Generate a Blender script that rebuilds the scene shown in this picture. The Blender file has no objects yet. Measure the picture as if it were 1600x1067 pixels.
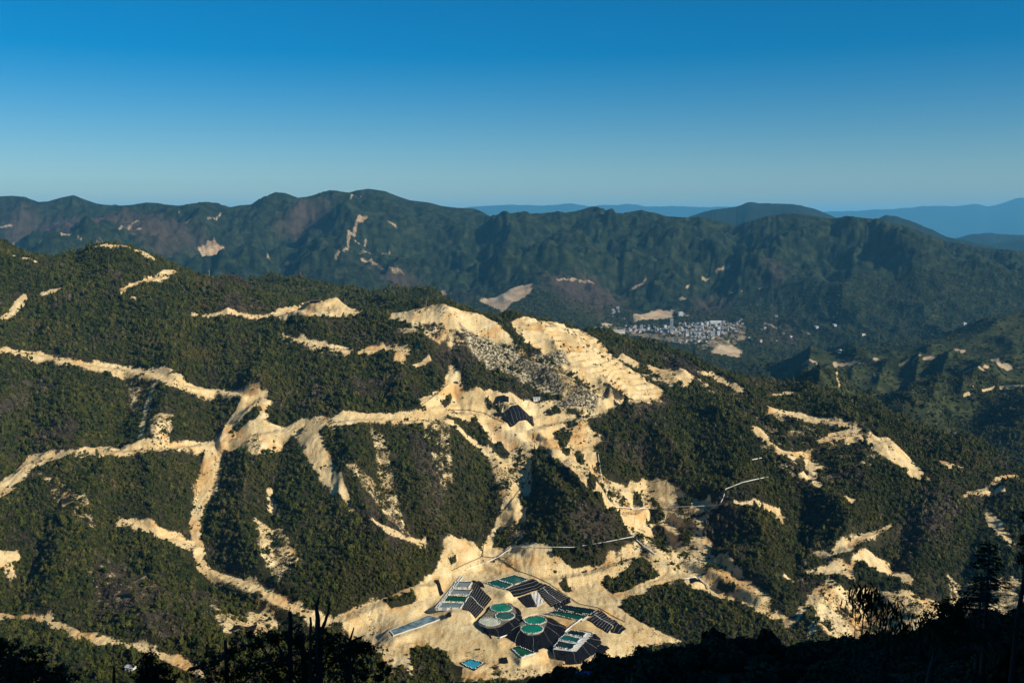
import bpy, bmesh, math, random
import numpy as np
from mathutils import Vector, Matrix

random.seed(7); RNG = np.random.default_rng(11)
scene = bpy.context.scene
COL = scene.collection

# ------------------------------------------------------------------ camera, sky, sun, exposure
F_PX = 1570.0                       # focal length in photograph pixels (1600 wide)
HORIZON = 345.0
PITCH = math.atan((533.5 - HORIZON) / F_PX)
cam_data = bpy.data.cameras.new('camera')
cam_data.sensor_width = 36.0
cam_data.lens = F_PX / 1600.0 * 36.0
cam_data.clip_start = 0.5
cam_data.clip_end = 90000.0
cam = bpy.data.objects.new('camera', cam_data)
COL.objects.link(cam)
cam.location = (0, 0, 0)
cam.rotation_euler = (math.radians(90) - PITCH, 0, 0)
scene.camera = cam

SUN_EL = math.radians(29.0)
SUN_AZ = math.radians(121.0)        # clockwise from +Y (straight ahead): right and behind the viewer
world = bpy.data.worlds.new('World')
scene.world = world
world.use_nodes = True
wn = world.node_tree.nodes; wl = world.node_tree.links
bg = wn['Background']
sky = wn.new('ShaderNodeTexSky')
sky.sky_type = 'NISHITA'
sky.sun_disc = False
sky.sun_elevation = SUN_EL
sky.sun_rotation = SUN_AZ
sky.altitude = 800.0
sky.air_density = 1.0
sky.dust_density = 0.8
sky.ozone_density = 4.0
hsv = wn.new('ShaderNodeHueSaturation')
hsv.inputs['Saturation'].default_value = 1.6
wl.new(sky.outputs[0], hsv.inputs['Color'])
wl.new(hsv.outputs[0], bg.inputs[0])
bg.inputs[1].default_value = 0.06

sun_data = bpy.data.lights.new('sun', 'SUN')
sun_data.energy = 5.0
sun_data.angle = math.radians(0.5)
sun_data.color = (1.0, 0.93, 0.78)
sun = bpy.data.objects.new('sun', sun_data)
COL.objects.link(sun)
to_sun = Vector((math.sin(SUN_AZ) * math.cos(SUN_EL), math.cos(SUN_AZ) * math.cos(SUN_EL), math.sin(SUN_EL)))
sun.rotation_euler = to_sun.to_track_quat('Z', 'Y').to_euler()
sun.location = (0, 0, 300)

vs = scene.view_settings
vs.view_transform = 'Standard'; vs.look = 'None'; vs.gamma = 1.0; vs.exposure = 0.55
vs.use_curve_mapping = False
scene.render.engine = 'CYCLES'
scene.cycles.max_bounces = 4
scene.cycles.volume_bounces = 0
scene.cycles.transparent_max_bounces = 8

# ------------------------------------------------------------------ small helpers
def tag(o, label=None, category=None, group=None, kind=None):
    if label: o['label'] = label
    if category: o['category'] = category
    if group: o['group'] = group
    if kind: o['kind'] = kind
    return o

def np_mesh(name, verts, faces, mat=None, parent=None, smooth=False, mats=None, midx=None, attrs=None):
    """verts (n,3) array, faces (m,k) array with one k -> a linked mesh object."""
    me = bpy.data.meshes.new(name)
    verts = np.asarray(verts, dtype=np.float32); faces = np.asarray(faces, dtype=np.int32)
    n, (m, k) = len(verts), faces.shape
    me.vertices.add(n); me.vertices.foreach_set('co', verts.ravel())
    me.loops.add(m * k); me.loops.foreach_set('vertex_index', faces.ravel())
    me.polygons.add(m); me.polygons.foreach_set('loop_start', np.arange(0, m * k, k, dtype=np.int32))
    try: me.polygons.foreach_set('loop_total', np.full(m, k, dtype=np.int32))
    except Exception: pass
    if midx is not None: me.polygons.foreach_set('material_index', np.asarray(midx, dtype=np.int32))
    me.polygons.foreach_set('use_smooth', np.full(m, smooth, dtype=bool))
    for an, av in (attrs or {}).items():
        a = me.attributes.new(an, 'FLOAT', 'POINT'); a.data.foreach_set('value', np.asarray(av, dtype=np.float32).ravel())
    me.update(calc_edges=True)
    for mt in (mats or ([mat] if mat else [])): me.materials.append(mt)
    o = bpy.data.objects.new(name, me); COL.objects.link(o)
    if parent: o.parent = parent
    return o

def empty(name, loc=(0, 0, 0)):
    o = bpy.data.objects.new(name, None); COL.objects.link(o); o.location = loc
    o.empty_display_size = 1.0
    return o

class MB:
    """collects polygons (mixed sizes) for one mesh object, in world or local coordinates"""
    def __init__(s): s.v = []; s.f = []; s.m = []
    def poly(s, pts, m=0):
        i = len(s.v); s.v += [tuple(p) for p in pts]; s.f.append(list(range(i, i + len(pts)))); s.m.append(m)
    def box(s, c, size, rz=0.0, m=0):
        cx, cy, cz = c; sx, sy, sz = (d / 2 for d in size); ca, sa = math.cos(rz), math.sin(rz)
        P = []
        for z in (-sz, sz):
            for x, y in ((-sx, -sy), (sx, -sy), (sx, sy), (-sx, sy)):
                P.append((cx + x * ca - y * sa, cy + x * sa + y * ca, cz + z))
        i = len(s.v); s.v += P
        for f in ((0, 3, 2, 1), (4, 5, 6, 7), (0, 1, 5, 4), (1, 2, 6, 5), (2, 3, 7, 6), (3, 0, 4, 7)):
            s.f.append([i + k for k in f]); s.m.append(m)
    def tube(s, pts, r, n=6, m=0, caps=True):
        """tube along pts; r a number or list"""
        pts = [Vector(p) for p in pts]; rs = r if hasattr(r, '__len__') else [r] * len(pts)
        i0 = len(s.v); up = Vector((0.13, 0.21, 0.97))
        for j, p in enumerate(pts):
            d = (pts[min(j + 1, len(pts) - 1)] - pts[max(j - 1, 0)])
            if d.length < 1e-6: d = Vector((0, 0, 1))
            d.normalize(); a = d.cross(up)
            if a.length < 0.05: a = d.cross(Vector((1, 0, 0)))
            a.normalize(); b = d.cross(a)
            for k in range(n):
                t = 2 * math.pi * k / n
                s.v.append(tuple(p + (a * math.cos(t) + b * math.sin(t)) * rs[j]))
        for j in range(len(pts) - 1):
            for k in range(n):
                k2 = (k + 1) % n
                s.f.append([i0 + j * n + k, i0 + j * n + k2, i0 + (j + 1) * n + k2, i0 + (j + 1) * n + k]); s.m.append(m)
        if caps:
            s.f.append([i0 + k for k in range(n)][::-1]); s.m.append(m)
            s.f.append([i0 + (len(pts) - 1) * n + k for k in range(n)]); s.m.append(m)
    def build(s, name, mats, parent=None, smooth=False):
        me = bpy.data.meshes.new(name); me.from_pydata(s.v, [], s.f)
        for mt in (mats if isinstance(mats, (list, tuple)) else [mats]): me.materials.append(mt)
        me.polygons.foreach_set('material_index', s.m)
        if smooth: me.polygons.foreach_set('use_smooth', [True] * len(s.f))
        me.update()
        o = bpy.data.objects.new(name, me); COL.objects.link(o)
        if parent: o.parent = parent
        return o

def node_mat(name):
    m = bpy.data.materials.new(name); m.use_nodes = True
    nt = m.node_tree; return m, nt.nodes, nt.links, nt.nodes['Principled BSDF']

def ramp(nodes, stops, interp='LINEAR'):
    r = nodes.new('ShaderNodeValToRGB'); cr = r.color_ramp; cr.interpolation = interp
    while len(cr.elements) > 1: cr.elements.remove(cr.elements[-1])
    for i, (p, c) in enumerate(stops):
        e = cr.elements[0] if i == 0 else cr.elements.new(p)
        e.position = p; e.color = (*c, 1) if len(c) == 3 else c
    return r

def noise_node(N, L, vec, scale, detail=4, rough=0.6, w=0.0):
    n = N.new('ShaderNodeTexNoise'); n.inputs['Scale'].default_value = scale
    n.inputs['Detail'].default_value = detail; n.inputs['Roughness'].default_value = rough
    if vec is not None: L.new(vec, n.inputs['Vector'])
    return n

def mixc(N, L, fac, a, b, mode='MIX'):
    n = N.new('ShaderNodeMix'); n.data_type = 'RGBA'; n.blend_type = mode
    for sock, val in ((n.inputs[0], fac), (n.inputs[6], a), (n.inputs[7], b)):
        if hasattr(val, 'is_linked') or hasattr(val, 'links'): L.new(val, sock)
        elif isinstance(val, (int, float)): sock.default_value = val
        else: sock.default_value = (*val, 1)
    return n.outputs[2]

def math_node(N, L, op, a, b=None, c=None, clamp=False):
    n = N.new('ShaderNodeMath'); n.operation = op; n.use_clamp = clamp
    for i, val in enumerate((a, b, c)):
        if val is None: continue
        if isinstance(val, (int, float)): n.inputs[i].default_value = val
        else: L.new(val, n.inputs[i])
    return n.outputs[0]

def plain(name, col, rough=0.8, var=0.15, scale=0.3, metal=0.0, spec=0.3, bump=0.0):
    """a procedural material: base colour with gentle noise variation"""
    m, N, L, B = node_mat(name)
    geo = N.new('ShaderNodeNewGeometry')
    nz = noise_node(N, L, geo.outputs['Position'], scale, 5, 0.65)
    lo = tuple(c * (1 - var) for c in col); hi = tuple(min(1, c * (1 + var)) for c in col)
    r = ramp(N, [(0.3, lo), (0.7, hi)]); L.new(nz.outputs[0], r.inputs[0]); L.new(r.outputs[0], B.inputs['Base Color'])
    B.inputs['Roughness'].default_value = rough; B.inputs['Metallic'].default_value = metal
    B.inputs['Specular IOR Level'].default_value = spec
    if bump:
        b = N.new('ShaderNodeBump'); b.inputs['Strength'].default_value = bump; b.inputs['Distance'].default_value = 0.3
        L.new(nz.outputs[0], b.inputs['Height']); L.new(b.outputs[0], B.inputs['Normal'])
    return m

# ---- vectorised 2-D gradient noise
_P = RNG.permutation(4096); _G = RNG.uniform(0, 2 * np.pi, 4096); _GX = np.cos(_G); _GY = np.sin(_G)
def gnoise(x, y, seed=0):
    xi = np.floor(x).astype(np.int64); yi = np.floor(y).astype(np.int64)
    xf = x - xi; yf = y - yi
    u = xf * xf * xf * (xf * (xf * 6 - 15) + 10); v = yf * yf * yf * (yf * (yf * 6 - 15) + 10)
    def g(ix, iy, fx, fy):
        h = _P[(_P[(ix + seed * 131) & 4095] + iy) & 4095]
        return _GX[h] * fx + _GY[h] * fy
    a = g(xi, yi, xf, yf); b = g(xi + 1, yi, xf - 1, yf)
    c = g(xi, yi + 1, xf, yf - 1); d = g(xi + 1, yi + 1, xf - 1, yf - 1)
    return ((a + (b - a) * u) * (1 - v) + (c + (d - c) * u) * v) * 1.5
def fbm(x, y, wl, octs=4, gain=0.5, seed=0):
    s = 0; a = 1.0
    for o in range(octs):
        s = s + a * gnoise(x / wl * 2 ** o + 17.3 * o, y / wl * 2 ** o - 9.1 * o, seed + o); a *= gain
    return s
def ridged(x, y, wl, octs=4, gain=0.5, seed=0):
    s = 0; a = 1.0; w = 1.0
    for o in range(octs):
        n = 1 - np.abs(gnoise(x / wl * 2 ** o + 5.7 * o, y / wl * 2 ** o + 3.3 * o, seed + o)) * 1.6
        n = np.clip(n, 0, 1) ** 2 * w
        s = s + a * n; w = np.clip(n * 1.6, 0, 1); a *= gain
    return s
def sstep(a, b, x):
    t = np.clip((x - a) / (b - a), 0, 1); return t * t * (3 - 2 * t)

# ------------------------------------------------------------------ where a sight line meets the ground
SP, CP = math.sin(PITCH), math.cos(PITCH)
def S_E(u, v):
    """photograph pixel -> (x/y, z/y) of its sight line"""
    b = (533.5 - v) / F_PX; a = (u - 800.0) / F_PX; k = CP + b * SP
    return a / k, (-SP + b * CP) / k
# ------------------------------------------------------------------ terrain: control points from image pixels (column u, row v) and a chosen distance Y
ctrl = []
def C(u, *vy):
    for v, Y in vy: ctrl.append((u, v, Y))
# main hillside across the valley, by image column: toe -> crest -> back slope
C(-170, (1190, 560), (1080, 640), (970, 715), (870, 795), (770, 875), (690, 945), (560, 1060), (450, 1190), (392, 1300), (420, 1430), (500, 1750))
C(0, (1180, 560), (1067, 640), (960, 725), (860, 805), (762, 885), (700, 940), (560, 1065), (460, 1180), (386, 1300), (415, 1430), (500, 1750))
C(60, (394, 1292)); C(112, (405, 1285), (440, 1400))
C(165, (1180, 565), (1067, 650), (960, 725), (860, 800), (760, 880), (705, 935), (580, 1050), (460, 1180), (385, 1300), (420, 1420), (510, 1750))
C(260, (409, 1290), (450, 1420))
C(320, (1170, 575), (1067, 650), (985, 715), (900, 805), (850, 850), (790, 895), (735, 935), (690, 965), (610, 1040), (500, 1160), (427, 1275), (455, 1400))
C(400, (448, 1250), (475, 1380))
C(430, (1170, 590), (1067, 665), (985, 735), (930, 775), (870, 815), (800, 860), (740, 905), (680, 955), (600, 1035), (520, 1120), (500, 1160), (480, 1205))
C(490, (476, 1185), (492, 1240), (470, 1400), (433, 1600), (470, 1760))
C(560, (1170, 600), (1067, 665), (985, 735), (945, 775), (895, 800), (840, 840), (770, 885), (700, 930), (655, 965), (600, 1030), (540, 1095), (488, 1170), (500, 1230), (464, 1580), (490, 1750))
C(640, (890, 815), (780, 885), (483, 1135), (505, 1220), (453, 1680), (490, 1850))
C(700, (1170, 600), (1067, 668), (1030, 695), (950, 770), (885, 838), (840, 868), (790, 900), (720, 945), (655, 985), (610, 1030), (550, 1085), (479, 1125), (500, 1210), (474, 1300), (510, 1420))
C(760, (850, 885), (790, 925), (497, 1130), (530, 1210))
C(800, (1170, 605), (1067, 668), (1040, 688), (960, 768), (900, 832), (860, 880), (800, 920), (740, 955), (690, 985), (630, 1030), (560, 1090), (501, 1185), (540, 1300), (560, 1500))
C(850, (500, 1200), (640, 1030), (700, 975))
C(890, (1067, 672), (960, 768), (905, 832), (870, 850), (800, 875), (740, 930), (690, 985), (610, 1050), (550, 1110), (506, 1195), (545, 1320))
C(950, (540, 1195), (575, 1330))
C(1000, (1170, 610), (1067, 680), (1000, 730), (940, 785), (880, 845), (820, 905), (760, 955), (700, 990), (640, 1040), (590, 1110), (532, 1290), (570, 1420), (590, 1750))
C(1100, (1067, 690), (1000, 735), (940, 790), (880, 840), (800, 905), (720, 975), (640, 1070), (590, 1170), (563, 1280), (600, 1420), (605, 1750))
C(1200, (1170, 620), (1067, 695), (1000, 745), (930, 795), (860, 850), (790, 915), (710, 990), (650, 1090), (598, 1250), (640, 1400), (625, 1650))
C(1300, (1067, 700), (1000, 750), (930, 805), (860, 860), (770, 935), (690, 1035), (623, 1220), (670, 1370))
C(1400, (1170, 625), (1067, 705), (1000, 755), (930, 810), (850, 880), (750, 965), (690, 1060), (651, 1180), (710, 1330))
C(1500, (1067, 710), (980, 775), (880, 855), (780, 940), (720, 1030), (687, 1130), (740, 1270))
C(1600, (1170, 630), (1067, 715), (970, 790), (870, 870), (790, 960), (735, 1070), (800, 1230))
C(1760, (1170, 640), (1067, 720), (970, 795), (880, 870), (810, 960), (780, 1040), (840, 1200))
# side valley and the lower green hill on the right
C(1250, (640, 1600), (600, 1900), (565, 2250), (548, 2450), (560, 2750))
C(1350, (660, 1550), (630, 1750), (573, 2050), (540, 2300), (532, 2450), (545, 2750))
C(1450, (690, 1480), (660, 1620), (600, 1900), (560, 2120), (517, 2400), (540, 2700))
C(1530, (700, 1420), (665, 1520), (620, 1680), (560, 2080), (505, 2350), (530, 2700))
C(1620, (730, 1380), (640, 1500), (600, 1700), (560, 1950), (494, 2300), (530, 2700))
C(1760, (760, 1380), (640, 1500), (560, 1900), (487, 2300), (530, 2700))
# valley floor and the foothills
C(-170, (520, 2400), (480, 3300)); C(100, (520, 2400), (480, 3300)); C(300, (520, 2400), (480, 3300))
C(500, (530, 2300), (480, 3200)); C(650, (540, 2300), (490, 3000), (455, 3500)); C(780, (555, 2200), (505, 2800), (470, 3300))
C(850, (565, 2100), (530, 2600), (470, 3150), (447, 3400)); C(960, (565, 2350), (530, 2800), (505, 3150), (465, 3450))
C(1060, (570, 2350), (548, 2600), (525, 2900), (500, 3150), (470, 3400)); C(1150, (580, 2250), (555, 2550), (525, 2880), (500, 3150))
C(1250, (520, 2950), (495, 3200)); C(1400, (520, 2950), (495, 3200)); C(1550, (520, 2950), (495, 3200)); C(1760, (520, 2950), (495, 3200))
# the long range: slopes, crest, back
for u, v, Y in ((-170, 318, 5200), (0, 307, 5200), (38, 308, 5200), (75, 315, 5150), (115, 305, 5100), (150, 318, 5150), (200, 322, 5200),
                (245, 318, 5200), (280, 322, 5200), (322, 316, 5200), (355, 325, 5150), (392, 320, 5000), (430, 301, 4900), (465, 310, 4900),
                (520, 298, 4900), (546, 302, 4900), (575, 295, 4900), (602, 299, 4900), (640, 313, 4900), (690, 322, 4900), (740, 326, 4900),
                (765, 338, 4900), (805, 340, 4900), (860, 338, 4850), (900, 330, 4800), (932, 323, 4750), (965, 335, 4750), (1002, 328, 4700),
                (1040, 339, 4700), (1085, 341, 4650), (1150, 353, 4500), (1200, 338, 4300), (1242, 334, 4250), (1300, 342, 4250), (1335, 340, 4200),
                (1400, 352, 4200), (1440, 362, 4200), (1482, 378, 4200), (1535, 388, 4200), (1610, 396, 4200), (1760, 412, 4200)):
    C(u, (v, Y)); C(u, (v + 26, Y * 1.13))
for u in (-170, 100, 300, 500, 700, 900, 1100, 1300, 1500, 1760): C(u, (480, 7500))
for u, v, Y in ((-170, 420, 4000), (50, 415, 3900), (200, 400, 4050), (350, 405, 4000), (480, 395, 3900), (600, 400, 3900), (700, 390, 4050), (820, 400, 4000),
                (900, 410, 3900), (1000, 400, 3950), (1080, 430, 3750), (1150, 450, 3550), (1230, 430, 3600), (1300, 410, 3700), (1380, 440, 3550),
                (1450, 440, 3600), (1530, 450, 3600), (1620, 450, 3600), (1760, 450, 3600), (550, 345, 4500), (430, 350, 4500), (1250, 370, 4000),
                (1000, 365, 4400), (200, 355, 4700), (50, 350, 4700), (750, 360, 4500)):
    C(u, (v, Y))

KT = 15.7
cp = np.array(ctrl, dtype=float)
cs, ce = np.array([S_E(u, v) for u, v, _ in ctrl]).T
cx = cs * KT; cy = np.log(cp[:, 2]) * KT
def tps(r2): return 0.5 * r2 * np.log(r2 + 1e-9)
nC = len(cp)
# a linear base trend by distance so the spline only carries the rest
A = np.zeros((nC + 3, nC + 3))
A[:nC, :nC] = tps((cx[:, None] - cx) ** 2 + (cy[:, None] - cy) ** 2) + np.eye(nC) * 0.002
A[:nC, nC] = 1; A[:nC, nC + 1] = cx; A[:nC, nC + 2] = cy; A[nC:, :nC] = A[:nC, nC:].T
W = np.linalg.solve(A, np.concatenate([ce, np.zeros(3)]))
def base_e(s, lnY):
    """z/y of the smooth ground; s = x/y; done on a coarse lattice then interpolated"""
    X = s * KT; T = lnY * KT; out = W[nC] + W[nC + 1] * X + W[nC + 2] * T
    for i in range(nC): out += W[i] * tps((X - cx[i]) ** 2 + (T - cy[i]) ** 2)
    return out

NS = 980
Sg = np.linspace(-0.63, 0.63, NS)
ln1 = np.arange(math.log(545), math.log(1750), 0.0018)
ln2 = np.arange(ln1[-1] + 0.0042, math.log(7400), 0.0042)
LN = np.concatenate([ln1, ln2]); NR1 = len(ln1); NR = len(LN); Yg = np.exp(LN)
# coarse lattice for the spline, bicubic-ish (linear on 4x finer than the control spacing)
cS = np.linspace(-0.63, 0.63, 260); cL = np.linspace(LN[0], LN[-1], 420)
cE = base_e(*np.meshgrid(cS, cL))
def lerp_grid(G, gs, gl, s, l):
    fi = np.clip((s - gs[0]) / (gs[1] - gs[0]), 0, len(gs) - 1.001); fj = np.clip((l - gl[0]) / (gl[1] - gl[0]), 0, len(gl) - 1.001)
    i = fi.astype(int); j = fj.astype(int); a = fi - i; b = fj - j
    return (G[j, i] * (1 - a) + G[j, i + 1] * a) * (1 - b) + (G[j + 1, i] * (1 - a) + G[j + 1, i + 1] * a) * b
SS, LL = np.meshgrid(Sg, LN)
YY = np.exp(LL); XX = SS * YY
ZZ = lerp_grid(cE, cS, cL, SS, LL) * YY

# relief: spurs and gullies
near = 1 - sstep(1500, 2000, YY)
far = sstep(3200, 3700, YY)
crest_l = np.interp(Sg, [S_E(u, 400)[0] for u in (-170, 400, 900, 1150, 1250, 1760)], [5200, 5050, 4800, 4500, 4250, 4200])[None, :]
mid = (1 - near) * (1 - far)
flat = np.zeros_like(YY)           # the mine floor stays level
px0, pe0 = S_E(790, 965)
flat = np.exp(-(((SS - px0) / 0.14) ** 2 + ((LL - math.log(765)) / 0.10) ** 2) ** 2)
ZZ += near * (1 - flat) * (11.0 * (ridged(XX + 0.35 * YY, YY * 0.55, 150, 4, 0.5, 3) - 0.75) + 2.2 * fbm(XX, YY, 34, 3, 0.55, 9))
ZZ += mid * ((ridged(XX + 0.3 * YY, YY * 0.6, 330, 4, 0.5, 21) - 0.8) * np.where(SS > 0.26, 34, 16) * (1 - 0.75 * np.exp(-(((SS - 0.155) / 0.1) ** 2 + ((LL - math.log(2900)) / 0.12) ** 2))))
away = np.clip(np.abs(YY - crest_l) / 900.0, 0, 1) ** 0.8
rx = XX + 60 * fbm(XX, YY, 700, 2, 0.5, 44); 
ry = YY + 160 * fbm(XX, YY, 900, 2, 0.5, 46)
ZZ += far * (away * 105 + 5) * (0.62 * ridged(rx - 0.25 * ry, ry * 0.6, 900, 2, 0.5, 31) + 0.38 * ridged(rx * .9 + 0.5 * ry, ry * 0.8, 420, 4, 0.5, 35) - 0.62)
ZZ += far * (away * 30 + 5) * fbm(XX, YY * .8, 190, 4, 0.62, 37) + far * (away * 6 + 3) * fbm(XX, YY, 55, 3, .6, 38)
valley_floor = np.exp(-(((SS - 0.155) / 0.1) ** 2 + ((LL - math.log(2950)) / 0.10) ** 2))

def first_y(u, v, lo, hi):
    s, e = S_E(u, v); i = int(np.clip((s - Sg[0]) / (Sg[1] - Sg[0]), 0, NS - 1)); pe = ZZ[:, i] / Yg; ok = (Yg >= lo) & (Yg <= hi)
    idx = np.nonzero((pe >= e) & ok)[0]; j = idx[0] if len(idx) else int(np.argmax(np.where(ok, pe, -9))); return s * Yg[j], Yg[j]
def near_line(P, m):
    P = np.array(P); y0, y1 = P[:, 1].min() - m, P[:, 1].max() + m; x0, x1 = P[:, 0].min() - m, P[:, 0].max() + m
    j0, j1 = np.searchsorted(Yg, [y0, y1]); i0, i1 = np.searchsorted(Sg, [min(x0 / y0, x0 / y1), max(x1 / y0, x1 / y1)])
    X = XX[j0:j1, i0:i1]; Y = YY[j0:j1, i0:i1]; best = np.full(X.shape, 1e12); par = np.zeros(X.shape); tot = len(P) - 1
    for k in range(tot):
        ax, ay = P[k][:2]; bx, by = P[k + 1][:2]; ex, ey = bx - ax, by - ay; t = np.clip(((X - ax) * ex + (Y - ay) * ey) / (ex * ex + ey * ey + 1e-9), 0, 1)
        d = (X - ax - t * ex) ** 2 + (Y - ay - t * ey) ** 2; c = d < best; best = np.where(c, d, best); par = np.where(c, k + t, par)
    return (slice(j0, j1), slice(i0, i1)), np.sqrt(best), par
def fold(pts, w, h, lo=0, hi=1420, head=.35):
    """a spur (h > 0) or gully (h < 0) along a line traced in image pixels, tapering in at its head"""
    P = [first_y(u, v, lo, hi) for u, v in pts]; sl, d, par = near_line(P, w * 1.6)
    wob = 1 + .35 * fbm(XX[sl], YY[sl], w * 2.0, 2, .5, 95)
    prof = np.clip(1 - d / (w * wob), 0, 1); prof = prof * (.55 + .45 * prof)
    ZZ[sl] += h * prof * np.clip(head + par * (1.45 - head), 0, 1)
for pts in ([(430,303),(405,355),(385,430)], [(520,300),(488,365),(470,450)], [(575,297),(598,350),(640,440)], [(546,304),(545,370),(540,440)], [(672,322),(712,375),(745,450)], [(765,340),(800,400),(790,440)],
            [(860,340),(868,400),(850,440)], [(932,325),(950,380),(915,440)], [(932,325),(985,400),(1000,450)], [(1002,330),(1040,390),(1070,440)], [(1085,343),(1095,390),(1120,440)],
            [(1242,336),(1190,395),(1150,470)], [(1242,336),(1258,400),(1275,480)], [(1300,344),(1335,400),(1330,480)], [(1335,342),(1400,400),(1380,450),(1345,492)], [(1400,354),(1450,420),(1450,480)],
            [(1482,380),(1520,430),(1530,490)], [(1535,390),(1585,430),(1610,480)], [(115,307),(140,350),(130,410)], [(38,310),(55,365),(70,420)], [(245,320),(262,370),(250,420)], [(322,318),(318,370),(345,430)], [(200,324),(190,370),(200,420)]):
    fold(pts, 300, 66, 3300, 5400)
for pts in ([(640,316),(665,370),(690,440)], [(480,312),(445,380),(430,450)], [(740,330),(750,380),(765,430)], [(965,340),(965,390),(955,440)], [(1150,356),(1140,410),(1110,460)], [(1270,345),(1300,420),(1305,480)], [(1360,350),(1400,430),(1395,490)]):
    fold(pts, 190, -50, 3300, 5400)
for pts in ([(1270,560),(1262,600),(1255,640)], [(1302,562),(1290,600),(1278,648)], [(1352,564),(1332,605),(1308,655)], [(1402,562),(1378,605),(1352,660)], [(1442,556),(1432,605),(1420,665)], [(1500,550),(1472,605),(1450,665)], [(1560,560),(1530,600),(1500,640)]):
    fold(pts, 66, 34, 1420, 2500, .05)
for pts, w, h in (([(330,610),(328,700),(312,830),(345,905),(450,950),(530,985)], 42, -15), ([(700,565),(722,640),(765,700),(758,800)], 30, -8), ([(585,680),(605,770),(670,850)], 20, -9),
                  ([(690,668),(700,760),(718,838)], 18, -8), ([(1000,650),(1012,760),(1062,860),(1180,940)], 34, -13), ([(1270,690),(1252,820),(1232,960)], 36, -12), ([(1425,760),(1385,900),(1325,985)], 36, -12),
                  ([(1550,720),(1520,850),(1480,960)], 34, -12), ([(838,690),(822,780),(802,850)], 22, -5), ([(480,540),(440,680),(425,790),(430,880)], 28, -9), ([(200,540),(185,700),(165,850),(150,950)], 38, -12),
                  ([(800,570),(850,600),(880,622)], 20, -8), ([(60,450),(50,600),(20,720)], 40, -12), ([(120,720),(60,850),(20,950)], 34, -10), ([(850,700),(915,790),(965,850)], 34, 9), ([(555,505),(535,650),(560,780),(600,900)], 44, 11),
                  ([(1130,640),(1172,780),(1205,900)], 40, 10), ([(255,450),(272,570),(240,700),(235,850),(260,960)], 44, 10), ([(640,680),(655,760),(690,850)], 22, 8), ([(1340,660),(1350,780),(1310,870)], 36, 9),
                  ([(100,560),(110,700),(95,820),(80,950)], 36, 9), ([(1480,720),(1455,830),(1420,930)], 34, 9), ([(390,690),(375,800),(385,900)], 30, 8), ([(430,560),(400,620)], 30, 6), ([(1080,620),(1090,740),(1120,850)], 30, -8),
                  ([(740,500),(800,545),(880,605)], 38, 12), ([(860,510),(930,560),(1030,615)], 40, 8)):
    fold(pts, w, h)
def grade(pts, w=4.5, bl=6.0):
    """cut a level track into the slope along a line of image pixels"""
    Q = [first_y(u, v, 0, 1420) for u, v in pts]; P = []
    for a, b_ in zip(Q[:-1], Q[1:]):
        k = max(1, int(math.hypot(b_[0] - a[0], b_[1] - a[1]) / 12))
        P += [(a[0] + (b_[0] - a[0]) * q / k, a[1] + (b_[1] - a[1]) * q / k) for q in range(k)]
    P.append(Q[-1]); zc = []
    for x_, y_ in P:
        j = min(max(int(np.searchsorted(Yg, y_)) , 1), NR - 1); i = int(np.clip((x_ / y_ - Sg[0]) / (Sg[1] - Sg[0]), 0, NS - 1)); zc.append(ZZ[j, i])
    zc = np.array(zc)
    for _ in range(4): zc[1:-1] = (zc[:-2] + zc[1:-1] * 2 + zc[2:]) / 4
    sl, d, par = near_line(P, w + bl + 2); z_t = np.interp(par, np.arange(len(zc)), zc); wgt = 1 - sstep(w, w + bl, d)
    ZZ[sl] = ZZ[sl] * (1 - wgt) + z_t * wgt
for pts in ([(-60,803),(0,772),(25,753),(50,726),(80,715),(120,711),(160,712),(200,707),(250,701),(300,699),(340,694),(380,684),(420,676),(470,668),(520,663),(580,658),(640,655),(674,660)],
            [(28,552),(75,559),(115,570),(150,574),(200,583),(245,587),(268,596),(290,607),(340,612),(380,620),(415,626)], [(408,622),(378,642),(360,667),(350,692)],
            [(328,700),(328,740),(315,780),(304,820),(308,850),(316,885),(335,902),(375,912),(410,928),(450,948),(485,965),(520,972)], [(184,817),(215,825),(245,835),(270,842),(300,855)],
            [(-60,962),(0,965),(50,964),(75,968),(100,988),(130,998),(170,1006),(215,1013),(245,1022),(290,1040)], [(520,975),(580,952),(650,926),(690,905)],
            [(835,668),(870,660),(910,652),(948,647),(975,660),(1005,678)], [(950,800),(1010,778),(1060,781),(1105,793)], [(850,905),(900,900),(960,884),(1000,872)], [(910,945),(960,937),(1030,924),(1100,917),(1180,947),(1230,982)],
            [(752,872),(808,894),(858,914),(905,946),(956,964),(990,985)], [(902,658),(960,637),(1032,625)], [(1198,645),(1250,653),(1290,660),(1335,666),(1330,678),(1290,688)], [(1212,704),(1240,715),(1264,718),(1268,740),(1284,764)],
            [(1395,820),(1362,838),(1330,853),(1300,866)], [(1262,898),(1300,892),(1336,894)], [(1302,908),(1282,924),(1262,948),(1226,984)], [(1506,773),(1538,771),(1558,753),(1592,749)], [(700,641),(757,648),(790,664),(830,690)],
            [(440,527),(480,538),(520,546),(600,546),(640,553)], [(190,455),(220,444),(265,430),(290,424)], [(870,700),(915,716),(950,745),(985,770)], [(840,720),(880,752),(905,785)], [(1020,850),(1070,872),(1120,890),(1190,930)],
            [(650,630),(690,608),(705,580)], [(1148,788),(1190,794),(1222,808)], [(1040,820),(1075,835),(1105,850)], [(820,560),(870,580),(905,600),(940,625)], [(380,493),(440,492),(500,496),(565,498)]):
    grade(pts)
def heap(u, v, Y, rx_, ry_, h):
    s_, e_ = S_E(u, v); 
    return h * np.exp(-(((XX - s_ * Y) / rx_) ** 2 + ((YY - Y) / ry_) ** 2) ** 1.3)
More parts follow.
